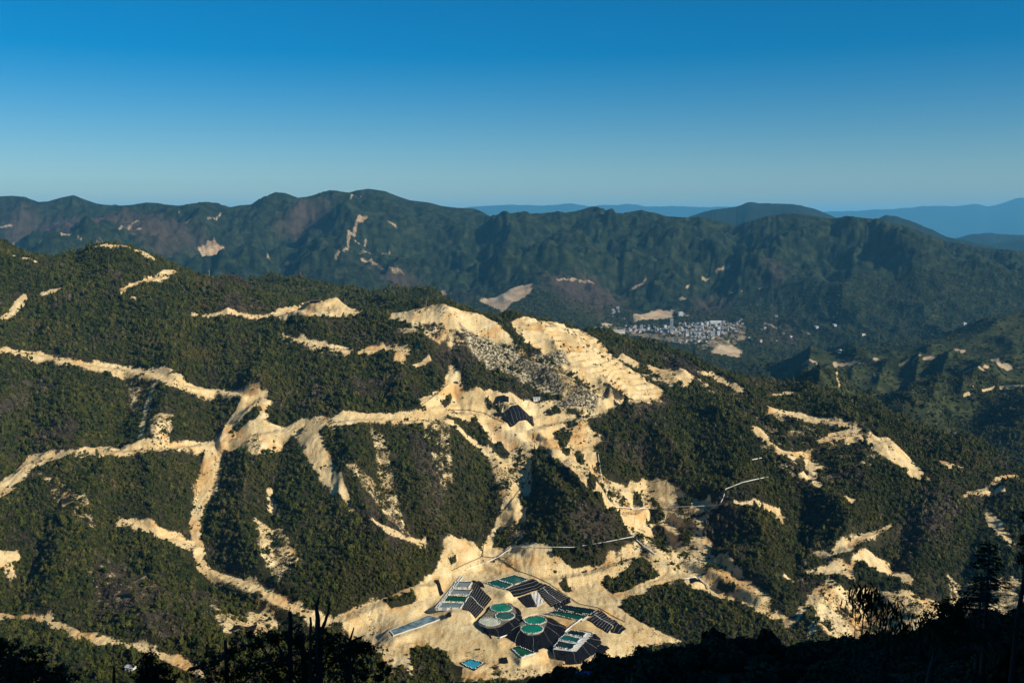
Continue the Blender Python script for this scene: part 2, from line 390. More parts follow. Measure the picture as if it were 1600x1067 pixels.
ZZ += heap(722, 868, 862, 16, 14, 11) + heap(800, 655, 1010, 14, 9, 5) + heap(480, 486, 1180, 30, 14, 3) + heap(648, 945, 790, 14, 8, 4) + heap(1010, 905, 820, 18, 9, 5)
# ------------------------------------------------------------------ sight line -> ground
def hit(u, v, ymin=0, ymax=1e9):
    s, e = S_E(u, v)
    fi = (s - Sg[0]) / (Sg[1] - Sg[0]); fi = min(max(fi, 0), NS - 1.001); i = int(fi); a = fi - i
    pe = (ZZ[:, i] * (1 - a) + ZZ[:, i + 1] * a) / Yg
    ok = (Yg >= ymin) & (Yg <= ymax)
    idx = np.nonzero((pe >= e) & ok)[0]
    j = idx[0] if len(idx) else int(np.argmax(np.where(ok, pe, -9)))
    if j > 0 and pe[j] > pe[j - 1] and ok[j - 1]:
        t = (e - pe[j - 1]) / (pe[j] - pe[j - 1]); t = min(max(t, 0), 1); Y = Yg[j - 1] + (Yg[j] - Yg[j - 1]) * t
    else: Y = Yg[j]
    return Vector((s * Y, Y, ground_z(s * Y, Y)))
def ground_z(x, y):
    s = x / y; l = math.log(y)
    fi = (s - Sg[0]) / (Sg[1] - Sg[0]); fi = min(max(fi, 0), NS - 1.001); i = int(fi); a = fi - i
    j = min(max(int(np.searchsorted(LN, l)) - 1, 0), NR - 2); b = (l - LN[j]) / (LN[j + 1] - LN[j])
    return float((ZZ[j, i] * (1 - a) + ZZ[j, i + 1] * a) * (1 - b) + (ZZ[j + 1, i] * (1 - a) + ZZ[j + 1, i + 1] * a) * b)

# ------------------------------------------------------------------ ground cover maps, in metres on the ground
WX = XX + 1.6 * fbm(XX, YY, 11, 2, 0.6, 61); WY = YY + 2.2 * fbm(XX, YY, 13, 2, 0.6, 67)
def paint(attr, pts, soft=5.0, cap=1.0, op='max', ymax=1e9, ymin=0, val=None, warp=1.0):
    """signed distance (metres / soft) inside a ground outline, merged into attr"""
    P = np.array([hit(u, v, ymin, ymax)[:2] for u, v in pts])
    sc = 1.0 if P[:, 1].mean() < 1700 else P[:, 1].mean() / 1100.0
    m = 8 * sc + soft
    y0, y1 = P[:, 1].min() - m, P[:, 1].max() + m; x0, x1 = P[:, 0].min() - m, P[:, 0].max() + m
    j0, j1 = np.searchsorted(Yg, [y0, y1]); s0 = min(x0 / max(y0, 1), x0 / y1); s1 = max(x1 / max(y0, 1), x1 / y1)
    i0, i1 = np.searchsorted(Sg, [s0, s1]); 
    if j1 <= j0 or i1 <= i0: return
    X = XX[j0:j1, i0:i1] + (WX[j0:j1, i0:i1] - XX[j0:j1, i0:i1]) * sc * warp
    Y = YY[j0:j1, i0:i1] + (WY[j0:j1, i0:i1] - YY[j0:j1, i0:i1]) * sc * warp
    d2 = np.full(X.shape, 1e12); ins = np.zeros(X.shape, bool)
    n = len(P)
    for k in range(n):
        ax, ay = P[k]; bx, by = P[(k + 1) % n]; ex, ey = bx - ax, by - ay; L2 = ex * ex + ey * ey + 1e-9
        t = np.clip(((X - ax) * ex + (Y - ay) * ey) / L2, 0, 1)
        d2 = np.minimum(d2, (X - ax - t * ex) ** 2 + (Y - ay - t * ey) ** 2)
        if abs(ey) > 1e-9: ins ^= ((ay > Y) != (by > Y)) & (X < ex * (Y - ay) / ey + ax)
    sd = np.sqrt(d2) * np.where(ins, 1, -1) / (soft * sc); sd = np.clip(sd, -1, cap)
    sub = attr[j0:j1, i0:i1]
    if op == 'max': np.maximum(sub, sd, out=sub)
    elif op == 'cut': np.minimum(sub, -sd, out=sub)
    elif op == 'thin': np.minimum(sub, 1 - (1 - val) * sstep(-.4, .8, sd), out=sub)
def strip(attr, pts, **kw):
    kw.setdefault('warp', .7)
    """a band along (u, v, half-width) points; painted quad by quad so bends are clean"""
    L, R = [], []
    for k, (u, v, w) in enumerate(pts):
        a = pts[max(k - 1, 0)]; b = pts[min(k + 1, len(pts) - 1)]
        du, dv = b[0] - a[0], b[1] - a[1]; n = math.hypot(du, dv) + 1e-9
        L.append((u - dv / n * w, v + du / n * w)); R.append((u + dv / n * w, v - du / n * w))
    paint(attr, L + R[::-1], **kw)

BARE = np.full(YY.shape, -1.0); ROCK = np.full(YY.shape, -1.0); BROWN = np.full(YY.shape, -1.0); THIN = np.full(YY.shape, -1.0)
H = dict(ymax=1420)
# big mined area in the middle
paint(BARE, [(650,625),(690,606),(703,575),(718,574),(724,612),(790,612),(822,626),(880,625),(898,598),(930,612),(962,625),(945,650),(955,680),
             (925,695),(940,742),(985,762),(1010,745),(1060,764),(1108,775),(1122,790),(1088,800),(1115,835),(1108,858),(1150,888),(1195,925),(1203,950),
             (1170,948),(1100,925),(1065,905),(1030,915),(985,932),(965,948),(1005,975),(1062,1000),(1000,1022),(960,1062),(745,1062),(640,1055),(600,1010),
             (540,988),(508,966),(560,945),(640,918),(682,888),(692,860),(720,838),(750,856),(780,800),(808,752),(800,722),(770,692),(740,668),(700,652),(672,660)], **H)
for P in ([(826,702),(850,698),(880,726),(915,760),(960,800),(1000,838),(985,850),(940,880),(895,888),(868,862),(842,846),(816,850),(822,800),(830,760)],
          [(705,650),(742,652),(764,682),(762,700),(742,706),(718,678)],
          [(940,908),(975,893),(1010,868),(1036,862),(1040,888),(1000,912),(955,927)],
          [(908,655),(955,648),(1010,660),(1010,690),(960,688),(925,672)],
          [(868,676),(888,672),(892,690),(875,700)], [(800,700),(812,696),(822,715),(806,722)],
          [(775,705),(792,700),(796,728),(780,724)],
          [(985,942),(1030,930),(1085,928),(1140,940),(1200,955),(1260,985),(1180,1000),(1065,994),(1005,968)],
          [(640,1012),(690,1016),(722,1045),(720,1070),(650,1070)], [(872,908),(884,905),(896,922),(884,926)],
          [(1020,800),(1035,795),(1040,815),(1026,822)],[(990,770),(1002,764),(1005,790),(992,792)],
          [(1060,800),(1090,802),(1098,830),(1070,828)],[(760,620),(788,635),(782,645),(762,640)], [(912,582),(940,578),(956,600),(930,612),(908,604)], [(958,597),(985,600),(992,614),(962,612)],
          [(885,640),(925,642),(925,648),(888,647)], [(898,706),(914,710),(912,724),(900,720)], [(880,700),(890,702),(888,712),(878,708)], [(1015,780),(1030,782),(1030,797),(1018,795)], [(758,700),(785,702),(782,722),(762,716)],
          [(690,628),(704,620),(706,630),(694,636)], [(850,640),(872,636),(876,644),(856,648)], [(930,820),(950,815),(975,840),(950,846)], [(1035,870),(1060,868),(1070,884),(1045,890)], [(1085,880),(1110,884),(1105,896),(1088,893)],
          [(1000,700),(1040,720),(1030,745),(995,735)], [(840,760),(856,770),(850,790),(838,784)], [(920,742),(934,752),(930,766),(918,758)], [(1120,905),(1150,912),(1145,925),(1118,918)], [(700,870),(712,868),(712,878),(702,880)],
          [(600,935),(650,930),(640,945),(610,948)]):
    paint(BARE, P, op='cut', soft=2.2, **H)
for P in ([(150,571,8),(200,580,8),(245,584,8),(268,592,12),(290,604,7),(340,610,6),(380,617,8),(415,622,10)], [(-5,548,3),(28,551,4),(52,554,5),(78,559,5),(105,566,4.5),(128,569,6),(160,573,8)],
          [(408,620,11),(378,640,9),(360,665,8),(350,692,9)], [(415,625,9),(411,650,7),(402,672,7)],
          [(-60,800,12),(0,768,9),(25,748,10),(50,722,12),(80,712,8),(120,708,7),(160,708,11),(200,703,9),(250,698,7),(300,696,8),(340,690,9),(380,680,12),
           (420,672,14),(470,665,10),(520,660,9),(580,655,9),(640,652,9),(674,657,9)],
          [(365,695,12),(400,695,16),(440,688,14)], [(478,672,18),(490,700,18),(508,735,15),(530,765,11),(552,797,4)],
          [(575,808,3),(600,824,5),(630,840,4),(662,856,4)],
          [(328,700,9),(328,740,10),(315,780,11),(304,820,8),(308,850,8),(316,885,9),(335,900,8),(375,910,8),(410,925,9),(450,945,8),(485,962,9),(520,970,9)],
          [(184,815,7),(215,822,9),(245,832,9),(270,840,8),(300,852,8)], [(240,600,4),(235,622,5),(225,650,4),(217,690,3)],
          [(-60,960,5),(0,963,5),(50,962,5),(75,965,8),(100,985,9),(130,995,8),(170,1003,7),(215,1010,7),(245,1020,8),(290,1037,8),(320,1052,6)],
          [(-20,880,12),(10,872,12),(30,865,6)], [(15,885,8),(20,905,6)], [(-10,505,3),(15,492,6),(30,475,8),(40,462,5)],
          [(65,459,2.5),(100,452,3.5)], [(20,400,1.5),(45,405,2),(62,412,1.5)],
          [(205,464,3),(214,468,2)],[(188,454,4),(220,443,5),(246,434,5),(268,427,6),(291,421,5)],
          [(148,387,3.2),(190,386,3.8),(215,394,3.5),(246,406,3.8)],
          [(300,491,3),(340,492,4),(380,493,3),(430,492,3)], [(440,525,3),(480,535,4),(520,543,5),(545,546,4)],[(560,547,4),(600,543,5),(640,550,6)],
          [(618,556,9),(632,562,8)],[(655,534,3),(652,548,4)],[(640,572,3),(672,560,5)],
          [(902,655,5),(960,634,5),(1032,622,5)], [(968,556,5),(990,568,6),(1000,575,4)], [(1012,573,4),(1052,590,13),(1082,597,9)], [(1090,582,3),(1110,584,4),(1140,600,4),(1162,611,3)],
          [(1198,642,8),(1222,650,10),(1250,650,6),(1290,657,5),(1330,664,7)], [(1342,664,8),(1330,676,7),(1300,684,7),(1280,690,4)],[(1320,690,5),(1348,684,6)],
          [(1352,682,9),(1380,695,14),(1405,715,12),(1432,738,9),(1452,752,3)], [(1176,667,3),(1190,680,7),(1205,696,4)],
          [(1212,702,4),(1240,712,7),(1262,712,8)],[(1262,705,5),(1266,735,8),(1282,762,5)],[(1248,742,7),(1268,748,6)],[(1290,728,3),(1262,735,5)],
          [(1464,722,3),(1485,728,5),(1505,735,4)], [(1506,771,4),(1538,768,5),(1558,750,6),(1592,746,3)],[(1540,768,4),(1568,762,5)],
          [(1540,800,6),(1562,825,11),(1582,852,5)], [(1148,785,2),(1190,791,4),(1215,802,8),(1226,812,4)],[(1204,618,3),(1228,614,3),(1250,613,2)],
          [(1395,818,3),(1362,835,5),(1330,850,8),(1300,864,5)],[(1272,862,3),(1300,872,6)],[(1330,870,5),(1385,885,9),(1412,902,8),(1425,910,4)],
          [(1262,895,3),(1300,888,9),(1336,892,14)],[(1302,905,7),(1282,920,6),(1262,945,5),(1240,968,6),(1225,982,5)],
          [(1180,950,5),(1210,962,6),(1240,968,5)],[(1310,915,5),(1318,945,8),(1330,960,4)],[(1225,900,2),(1250,905,3)],[(1262,985,3),(1300,975,3),(1312,958,5)],
          [(1260,995,4),(1320,993,4),(1370,992,3)],[(1430,975,5),(1450,972,4)],[(420,762,4),(426,788,8),(424,800,5)],
          [(1560,960,5),(1610,960,12)],[(1322,774,3),(1332,784,5)],[(640,842,3),(665,842,4)]):
    strip(BARE, P, **H)
# sandy knolls on the crest and the terraced cut
paint(BARE, [(418,493),(440,480),(478,470),(505,474),(555,479),(566,488),(545,497),(480,495)], **H)
paint(BARE, [(606,500),(640,483),(700,478),(742,488),(785,512),(805,535),(770,540),(722,520),(690,506),(645,506)], **H)
TERR = np.full(YY.shape, -1.0)
TP = [(798,503),(860,499),(900,507),(930,527),(960,557),(1000,585),(1038,612),(1020,624),(960,606),(905,592),(868,566),(842,545),(812,530)]
paint(TERR, TP, soft=10, ymax=1260); paint(BARE, TP, ymax=1260)
# thin, broken cover: soil shows between the scrub
for P, c in (([(720,505),(790,530),(840,560),(885,600),(872,615),(805,580),(745,550),(690,515)], -.05), ([(330,945),(420,940),(440,985),(350,990)], .12),
          ([(400,810),(440,830),(470,880),(440,905),(405,860)], .05), ([(200,590),(250,600),(240,640),(205,640)], -.12),
          ([(235,655),(268,650),(262,690),(240,692)], .1), ([(320,700),(345,705),(340,770),(300,765)], .2),
          ([(580,670),(600,680),(615,770),(640,840),(600,800),(590,720)], -.05), ([(540,725),(560,730),(620,790),(600,800)], -.05),
          ([(660,660),(700,665),(705,750),(690,760),(672,700)], -.1), ([(430,530),(560,545),(540,560)], -.1),
          ([(985,780),(1110,800),(1110,900),(1040,900),(990,850)], .15), ([(760,700),(830,690),(830,760),(790,790)], .12),
          ([(1260,930),(1350,920),(1500,960),(1500,1000),(1290,990)], .1), ([(60,740),(110,800),(150,830),(130,770)], -.12),
          ([(640,505),(720,520),(760,560),(700,540),(620,520)], .0), ([(830,560),(880,570),(960,620),(900,640),(860,600)], .0),
          ([(960,560),(1050,575),(1180,620),(1100,610),(1000,590)], -.12), ([(1180,640),(1350,660),(1400,720),(1260,760),(1190,700)], -.22),
          ([(560,960),(640,1000),(620,1050),(560,1010)], .15), ([(1480,900),(1600,900),(1600,980),(1500,970)], .05),
          ([(760,1000),(850,1040),(980,1060),(1000,1010),(940,1035)], .3), ([(140,880),(240,900),(230,960),(160,940)], -.2)):
    paint(BARE, P, cap=c, soft=8, **H)
for P, c in (([(985,815),(1040,820),(1055,870),(1015,882),(975,850)], -.02), ([(1045,830),(1110,858),(1160,900),(1110,905),(1055,885)], .1), ([(770,698),(800,692),(826,720),(820,762),(792,762)], .05),
             ([(768,820),(835,805),(838,850),(780,862)], -.05), ([(875,636),(962,648),(958,684),(880,692)], .15), ([(845,560),(900,588),(965,622),(905,642),(855,612)], -.05), ([(598,925),(662,922),(692,902),(690,935),(640,962),(600,955)], .08),
             ([(735,1000),(800,1035),(860,1058),(760,1062),(700,1030)], .2), ([(1000,760),(1050,800),(1100,810),(1060,830),(1000,810)], .18), ([(905,700),(950,745),(1000,790),(985,800),(930,760),(895,715)], .12),
             ([(700,640),(760,650),(800,668),(830,700),(800,690),(740,660)], .25), ([(940,870),(1040,850),(1060,880),(960,905)], .1), ([(1150,890),(1230,950),(1200,965),(1120,915)], .1), ([(1290,880),(1340,900),(1330,960),(1290,930)], .2)):
    paint(BARE, P, op='thin', val=c, soft=9, **H)
for P in ([(762,697),(782,692),(796,706),(792,724),(772,720)], [(775,830),(790,820),(798,838),(792,858),(776,852)], [(812,768),(836,770),(834,792),(816,790)], [(1023,822),(1040,824),(1040,852),(1026,848)],
          [(1057,778),(1083,780),(1080,796),(1060,795)], [(1062,824),(1083,830),(1078,846),(1062,842)], [(1100,815),(1118,830),(1112,846),(1098,836)], [(962,640),(985,636),(1000,650),(975,652)]):
    paint(BARE, P, op='cut', soft=2.2, **H)
strip(BARE, [(690,660,4),(718,670,3.5),(744,692,4),(764,708,5),(792,722,6)], **H)
# drab brown brush and pale outcrops
for P in ([(440,500),(640,505),(780,540),(880,610),(800,620),(700,560),(560,540)], [(640,670),(700,750),(720,850),(690,850),(650,770)],
          [(1130,800),(1190,820),(1180,900),(1140,870)], [(940,690),(1010,680),(1070,740),(1000,745)], [(60,690),(190,690),(120,720)],
          [(560,770),(640,800),(640,860),(580,830)], [(0,560),(100,600),(60,650),(0,640)],[(930,640),(1080,560),(1110,600),(1000,650)],
          [(870,780),(1000,850),(930,880),(860,830)],[(1400,780),(1500,800),(1480,860),(1400,840)],[(160,860),(240,880),(240,990),(150,960)],
          [(300,410),(430,450),(420,500),(340,500)], [(1500,600),(1600,580),(1600,620),(1520,640)]):
    paint(BROWN, P, soft=14, **H)
for P in ([(715,505),(800,535),(885,598),(875,618),(800,590),(740,560)],[(860,625),(940,620),(930,645),(880,640)],[(830,555),(880,545),(895,570),(850,575)]):
    paint(ROCK, P, soft=6, **H)
# far slopes: quarries, tracks and clearings
Fk = dict(ymin=1700)
for P in ([(750,468),(780,462),(800,450),(832,443),(828,458),(800,472),(785,488),(768,480)], [(990,492),(1030,482),(1052,486),(1050,496),(1005,500),(992,503)],
          [(1112,550),(1124,538),(1142,540),(1160,548),(1155,558),(1130,556)], [(940,506),(958,506),(955,510),(942,510)]):
    paint(BARE, P, ymin=1700, ymax=3600, warp=.8, soft=5, cap=.38)
for P in ([(572,338,3),(556,352,3),(545,370,2.5),(544,380,2)], [(545,386,1.2),(524,404,1)], [(555,378,2),(572,376,3)], [(562,396,1.5),(610,396,2)], [(565,404,2),(590,412,3),(612,420,3),(630,428,2)],
          [(548,303,1.5),(565,301,1.5)],[(0,354,2),(18,352,2.5)],[(275,338,1.5),(280,332,1.5)],[(290,349,1.5),(325,342,1.2),(345,328,1.2)],
          [(185,358,1.2),(205,350,1.5),(218,344,1.5)],[(205,357,1.5),(225,362,1.5)],[(95,366,1.5),(110,366,1.2)],[(120,371,2),(127,372,1.5)],[(150,378,1.2),(160,376,1)],
          [(325,377,2),(338,377,2)],[(310,386,3),(350,388,3)],[(1118,426,2),(1140,413,3)],[(1096,436,1.2),(1108,433,1.2)],[(1072,450,1.5),(1078,444,2)],
          [(988,449,2),(1010,436,1.5)],[(1060,468,1.5),(1072,468,2)],[(1142,456,1),(1160,455,1)],[(1182,451,1),(1200,447,1)],[(1068,489,1.5),(1075,494,1)],
          [(20,380,1),(30,377,1)],[(690,456,1),(705,458,1)],[(870,438,1.5),(900,436,2),(930,443,1)],[(1195,505,2),(1220,512,2)],[(415,402,2),(420,398,2)],[(605,345,1),(618,352,1)]):
    strip(BARE, [(a, c_, w * .8) for a, c_, w in P], ymin=2700, soft=3, warp=.6, cap=.12)
for P in ([(1302,567,2.4),(1335,567,2.2),(1395,568,1.6),(1430,560,1.5),(1462,558,1.8)],[(1306,570,1.6),(1308,590,1.5),(1312,605,1.2)],[(1366,582,1),(1367,592,1)],
          [(1548,562,2),(1562,570,3),(1578,578,3)],[(1568,566,1.5),(1582,576,2.5)],[(1536,572,3),(1545,575,3)],[(1504,583,1.6),(1540,580,1.5)],[(1490,546,1.5),(1508,549,1.5)],
          [(1364,560,2.5),(1372,562,2.5)],[(1520,603,1.6),(1555,603,1.7)],[(1562,605,3),(1600,603,2)],[(1570,612,4),(1573,620,2)],[(1440,610,1.5),(1452,606,1.5)],[(1505,618,3),(1515,614,3)],
          [(1222,548,1.6),(1245,544,1.5)],[(1253,570,1.5),(1280,569,1.4)],[(1590,575,1),(1605,572,1)]):
    strip(BARE, P, ymin=1480, ymax=2700, soft=2, warp=.3)
for P in ([(840,430),(930,435),(980,460),(960,510),(880,480)], [(560,410),(650,430),(760,470),(700,470),(600,440)], [(850,440),(930,440),(935,448),(870,450)],
          [(0,320),(240,330),(330,380),(250,400),(0,390)], [(1550,590),(1600,575),(1600,600)],[(440,320),(520,310),(500,360),(430,360)],[(1080,460),(1140,460),(1130,500),(1080,500)],
          [(1195,410),(1230,410),(1225,455),(1195,450)],[(1180,500),(1260,510),(1250,540),(1180,540)]):
    paint(BROWN, P, ymin=1700, soft=20)
paint(BARE, [(930,515),(960,510),(1050,512),(1140,502),(1165,508),(1160,530),(1100,545),(1040,532),(990,525),(935,525)], ymin=2300, ymax=3300, cap=-.12, soft=8)
GRASS = np.full(YY.shape, -1.0)
paint(GRASS, [(1195,640),(1230,560),(1400,530),(1500,512),(1640,492),(1640,640),(1560,660),(1400,675)], soft=40, ymin=1420, ymax=2500)
paint(GRASS, [(430,520),(450,440),(490,430),(560,460),(600,480)], soft=20, ymin=1300, ymax=1800)

# terraces: the quarried nose is stepped, the benches following the contours
stepz = 4.4
q = (ZZ + 4.5 * fbm(XX, YY, 70, 3, 0.5, 91)) / stepz; fr = q - np.floor(q)
zt = (np.floor(q) + sstep(0.5, 0.95, fr)) * stepz
mk = sstep(-0.1, 0.5, TERR); ZZ = ZZ + (zt - q * stepz) * mk
# shallow benches through the wide cut
wide = np.full(YY.shape, -1.0)
paint(wide, [(650,625),(703,575),(724,612),(880,625),(930,612),(962,625),(955,680),(940,742),(1060,764),(1122,790),(1115,835),(1150,888),(1203,950),(1100,925),(985,932),(930,900),(700,900),(640,918),(692,860),(780,800),(808,752),(770,692),(700,652)], soft=12, **H)
q2 = (ZZ + 2.5 * fbm(XX, YY, 70, 2, 0.5, 92)) / 8.5; f2 = q2 - np.floor(q2)
ZZ = ZZ + ((np.floor(q2) + sstep(0.5, 1.0, f2)) * 8.5 - q2 * 8.5) * 0.5 * sstep(-.2, .5, wide) * sstep(-0.3, 0.5, BARE) * (1 - sstep(-0.1, .5, TERR)) * (1 - flat)
# rills and lumps on bare ground, forest canopy roughness on the far slopes
bm_ = sstep(-0.2, 0.4, BARE) * near
ZZ += bm_ * (1 - 0.6 * flat) * (1 - .85 * sstep(-.2, .3, TERR)) * (0.5 * fbm(XX * 1.6, YY * 0.6, 6, 3, 0.7, 71) - 0.45 * (ridged(XX + 4 * fbm(XX, YY, 40, 2, .5, 73), YY * 0.22, 9, 3, 0.5, 72) - .6) * sstep(0.35, 0.9, BARE + .3 * fbm(XX, YY, 50, 2, .5, 74)))
bank = (1 - flat) * near * np.clip(1 - np.abs(BARE) * 1.0, 0, 1) * sstep(-0.9, 0.3, BARE)
can = RNG.random(ZZ.shape)
ZZ += (1 - near) * (1 - sstep(-0.3, 0.1, BARE)) * (1 - .75 * sstep(-.5, .3, GRASS)) * (1.3 + 2.6 * np.clip(np.abs(YY - crest_l) / 500 , 0, 1)) * ((can - 0.5) + 1.3 * fbm(XX, YY, 26, 2, 0.6, 77))
# the long range's crest: lift or lower each column's top to the skyline's image pixels
cr = sorted((u, v) for u, v, Y in ctrl if 4100 < Y < 5300 and v < 415 and (v, Y) not in ((355, 4700), (350, 4700), (360, 4500), (345, 4500), (350, 4500), (365, 4400)))
cr = [(-170,318),(0,307),(20,306),(38,308),(60,316),(75,315),(95,309),(115,305),(130,311),(150,318),(175,322),(200,322),(228,317),(245,318),(258,320),(280,322),(300,318),(322,316),(340,320),(355,325),(375,321),(392,320),(410,310),(430,301),(445,302),(465,310),(480,308),(500,302),(520,298),(535,301),(546,302),(558,298),(575,295),(590,297),(602,299),(622,307),(640,313),(665,316),(672,317),(690,322),(715,325),(740,326),(752,330),(765,338),(785,340),(805,340),(830,337),(860,338),(880,333),(900,330),(915,326),(925,323),(932,323),(945,329),(965,335),(985,331),(1002,328),(1020,333),(1040,339),(1060,340),(1085,341),(1110,343),(1150,353),(1170,346),(1200,338),(1220,335),(1242,334),(1270,337),(1300,342),(1318,339),(1335,340),(1360,346),(1400,352),(1420,355),(1440,362),(1460,371),(1482,378),(1510,381),(1535,388),(1575,391),(1610,396),(1760,412)]
tgt = np.interp(Sg, [S_E(u, v)[0] for u, v in cr], [S_E(u, v)[1] for u, v in cr])
for _ in range(2):
    top = np.max(np.where(YY > 3300, ZZ / YY, -9), axis=0)
    ZZ += (tgt - top)[None, :] * YY * np.exp(-((YY - crest_l) / 520.0) ** 2) * sstep(3300, 3700, YY)
# ------------------------------------------------------------------ materials
def terrain_material(name, far_away):
    m, N, L, B = node_mat(name)
    geo = N.new('ShaderNodeNewGeometry'); P = geo.outputs['Position']
    def attr(n):
        a = N.new('ShaderNodeAttribute'); a.attribute_name = n; return a.outputs['Fac']
    k = 0.25 if far_away else 1.0
    n1 = noise_node(N, L, P, 0.11 * k, 6, 0.7); n2 = noise_node(N, L, P, 0.022 * k, 5, 0.6); n3 = noise_node(N, L, P, 0.9 * k, 4, 0.75)
    # soil
    soil = ramp(N, [(0.25, (0.36, 0.22, 0.085)), (0.42, (0.51, 0.36, 0.165)), (0.56, (0.62, 0.475, 0.255)), (0.74, (0.70, 0.60, 0.39))])
    s_in = math_node(N, L, 'MULTIPLY_ADD', n1.outputs[0], 0.55, math_node(N, L, 'MULTIPLY', n2.outputs[0], 0.45)); L.new(s_in, soil.inputs[0])
    # orange clay streaks
    clay = ramp(N, [(0.55, (0, 0, 0)), (0.66, (1, 1, 1))]); n4 = noise_node(N, L, P, 0.035 * k, 3, 0.5); L.new(n4.outputs[0], clay.inputs[0])
    soilc = mixc(N, L, math_node(N, L, 'MULTIPLY', clay.outputs[0], 0.7), soil.outputs[0], (0.50, 0.27, 0.09))
    grit = ramp(N, [(0.35, (0.55, 0.52, 0.48)), (0.5, (1, 1, 1))]); L.new(n3.outputs[0], grit.inputs[0])
    soilc = mixc(N, L, 0.8, soilc, grit.outputs[0], 'MULTIPLY')
    wm = N.new('ShaderNodeMapping'); wm.inputs['Scale'].default_value = (1.0, 0.25, 0.6); L.new(P, wm.inputs[0])
    n5 = noise_node(N, L, wm.outputs[0], 0.16 * k, 6, 0.75)
    debris = ramp(N, [(0.54, (0, 0, 0)), (0.66, (1, 1, 1))]); L.new(n5.outputs[0], debris.inputs[0])
    soilc = mixc(N, L, math_node(N, L, 'MULTIPLY', debris.outputs[0], 0.72), soilc, (0.27, 0.19, 0.095))
    # wheel-worn streaks along the slope
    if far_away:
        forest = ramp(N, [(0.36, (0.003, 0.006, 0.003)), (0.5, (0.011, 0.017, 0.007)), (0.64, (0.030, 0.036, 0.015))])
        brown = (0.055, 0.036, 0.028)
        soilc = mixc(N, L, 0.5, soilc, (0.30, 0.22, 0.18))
    else:
        forest = ramp(N, [(0.3, (0.010, 0.011, 0.004)), (0.5, (0.022, 0.021, 0.009)), (0.72, (0.055, 0.045, 0.022))])
        brown = (0.07, 0.053, 0.034)
    L.new(n1.outputs[0], forest.inputs[0])
    bw = math_node(N, L, 'MULTIPLY_ADD', attr('brown'), 0.5, math_node(N, L, 'MULTIPLY_ADD', n1.outputs[0], 1.6, -0.62), clamp=True)
    veg = mixc(N, L, bw, forest.outputs[0], brown)
    gr = ramp(N, [(0.35, (0.011, 0.016, 0.006)), (0.5, (0.028, 0.035, 0.011)), (0.66, (0.060, 0.060, 0.022))]); L.new(n1.outputs[0], gr.inputs[0])
    veg = mixc(N, L, math_node(N, L, 'MULTIPLY_ADD', attr('grass'), 1.0, 0.6, clamp=True), veg, gr.outputs[0])
    rock = ramp(N, [(0.44, (0.03, 0.025, 0.012)), (0.53, (0.20, 0.165, 0.10)), (0.6, (0.56, 0.48, 0.33))]); n6 = noise_node(N, L, P, 0.38 * k, 5, 0.75); L.new(n6.outputs[0], rock.inputs[0])
    t = math_node(N, L, 'ADD', attr('bare'), math_node(N, L, 'MULTIPLY_ADD', n1.outputs[0], 1.6, -0.8))
    t = math_node(N, L, 'ADD', t, math_node(N, L, 'MULTIPLY_ADD', n3.outputs[0], 1.0, -0.5))
    bf = math_node(N, L, 'MULTIPLY_ADD', t, 1.5 if far_away else 4.0, 0.5, clamp=True)
    col = mixc(N, L, bf, veg, soilc)
    rf = math_node(N, L, 'MULTIPLY_ADD', attr('rock'), 2.0, 0.3, clamp=True)
    col = mixc(N, L, rf, col, rock.outputs[0])
    L.new(col, B.inputs['Base Color'])
    B.inputs['Roughness'].default_value = 0.95; B.inputs['Specular IOR Level'].default_value = 0.1
    bp = N.new('ShaderNodeBump'); bp.inputs['Strength'].default_value = 0.7; bp.inputs['Distance'].default_value = 2.0 if not far_away else 9.0
    hh = math_node(N, L, 'MULTIPLY_ADD', n1.outputs[0], 1.0, math_node(N, L, 'MULTIPLY', n3.outputs[0], 0.35))
    L.new(hh, bp.inputs['Height']); L.new(bp.outputs[0], B.inputs['Normal'])
    return m
M_HILL = terrain_material('hill_ground', False)
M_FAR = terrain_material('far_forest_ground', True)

def grid_faces(nr, nc):
    i = np.arange(nr - 1)[:, None] * nc + np.arange(nc - 1)[None, :]; i = i.ravel()
    return np.stack([i, i + 1, i + nc + 1, i + nc], 1)
def terrain_mesh(name, r0, r1, mat):
    sl = slice(r0, r1)
    V = np.stack([XX[sl].ravel(), YY[sl].ravel(), ZZ[sl].ravel()], 1)
    return np_mesh(name, V, grid_faces(r1 - r0, NS), mat, smooth=True,
                   attrs=dict(bare=BARE[sl], brown=BROWN[sl], rock=ROCK[sl], grass=GRASS[sl]))

# ------------------------------------------------------------------ foliage
def foliage_mat(name, stops, rough=0.7):
    m, N, L, B = node_mat(name)
    oi = N.new('ShaderNodeObjectInfo'); geo = N.new('ShaderNodeNewGeometry')
    big = noise_node(N, L, oi.outputs['Location'], 0.018, 3, 0.6)
    fine = noise_node(N, L, geo.outputs['Position'], 0.9, 2, 0.6)
    v = math_node(N, L, 'MULTIPLY_ADD', big.outputs[0], 0.58, math_node(N, L, 'MULTIPLY', oi.outputs['Random'], 0.34))
    v = math_node(N, L, 'ADD', v, math_node(N, L, 'MULTIPLY', fine.outputs[0], 0.2))
    r = ramp(N, stops); L.new(v, r.inputs[0]); L.new(r.outputs[0], B.inputs['Base Color'])
    B.inputs['Roughness'].default_value = rough; B.inputs['Specular IOR Level'].default_value = 0.15
    return m
M_LEAF = foliage_mat('scrub_leaves', [(0.30, (0.006, 0.012, 0.003)), (0.44, (0.019, 0.027, 0.0035)), (0.55, (0.038, 0.044, 0.005)), (0.68, (0.064, 0.064, 0.010)), (0.82, (0.085, 0.060, 0.022))])
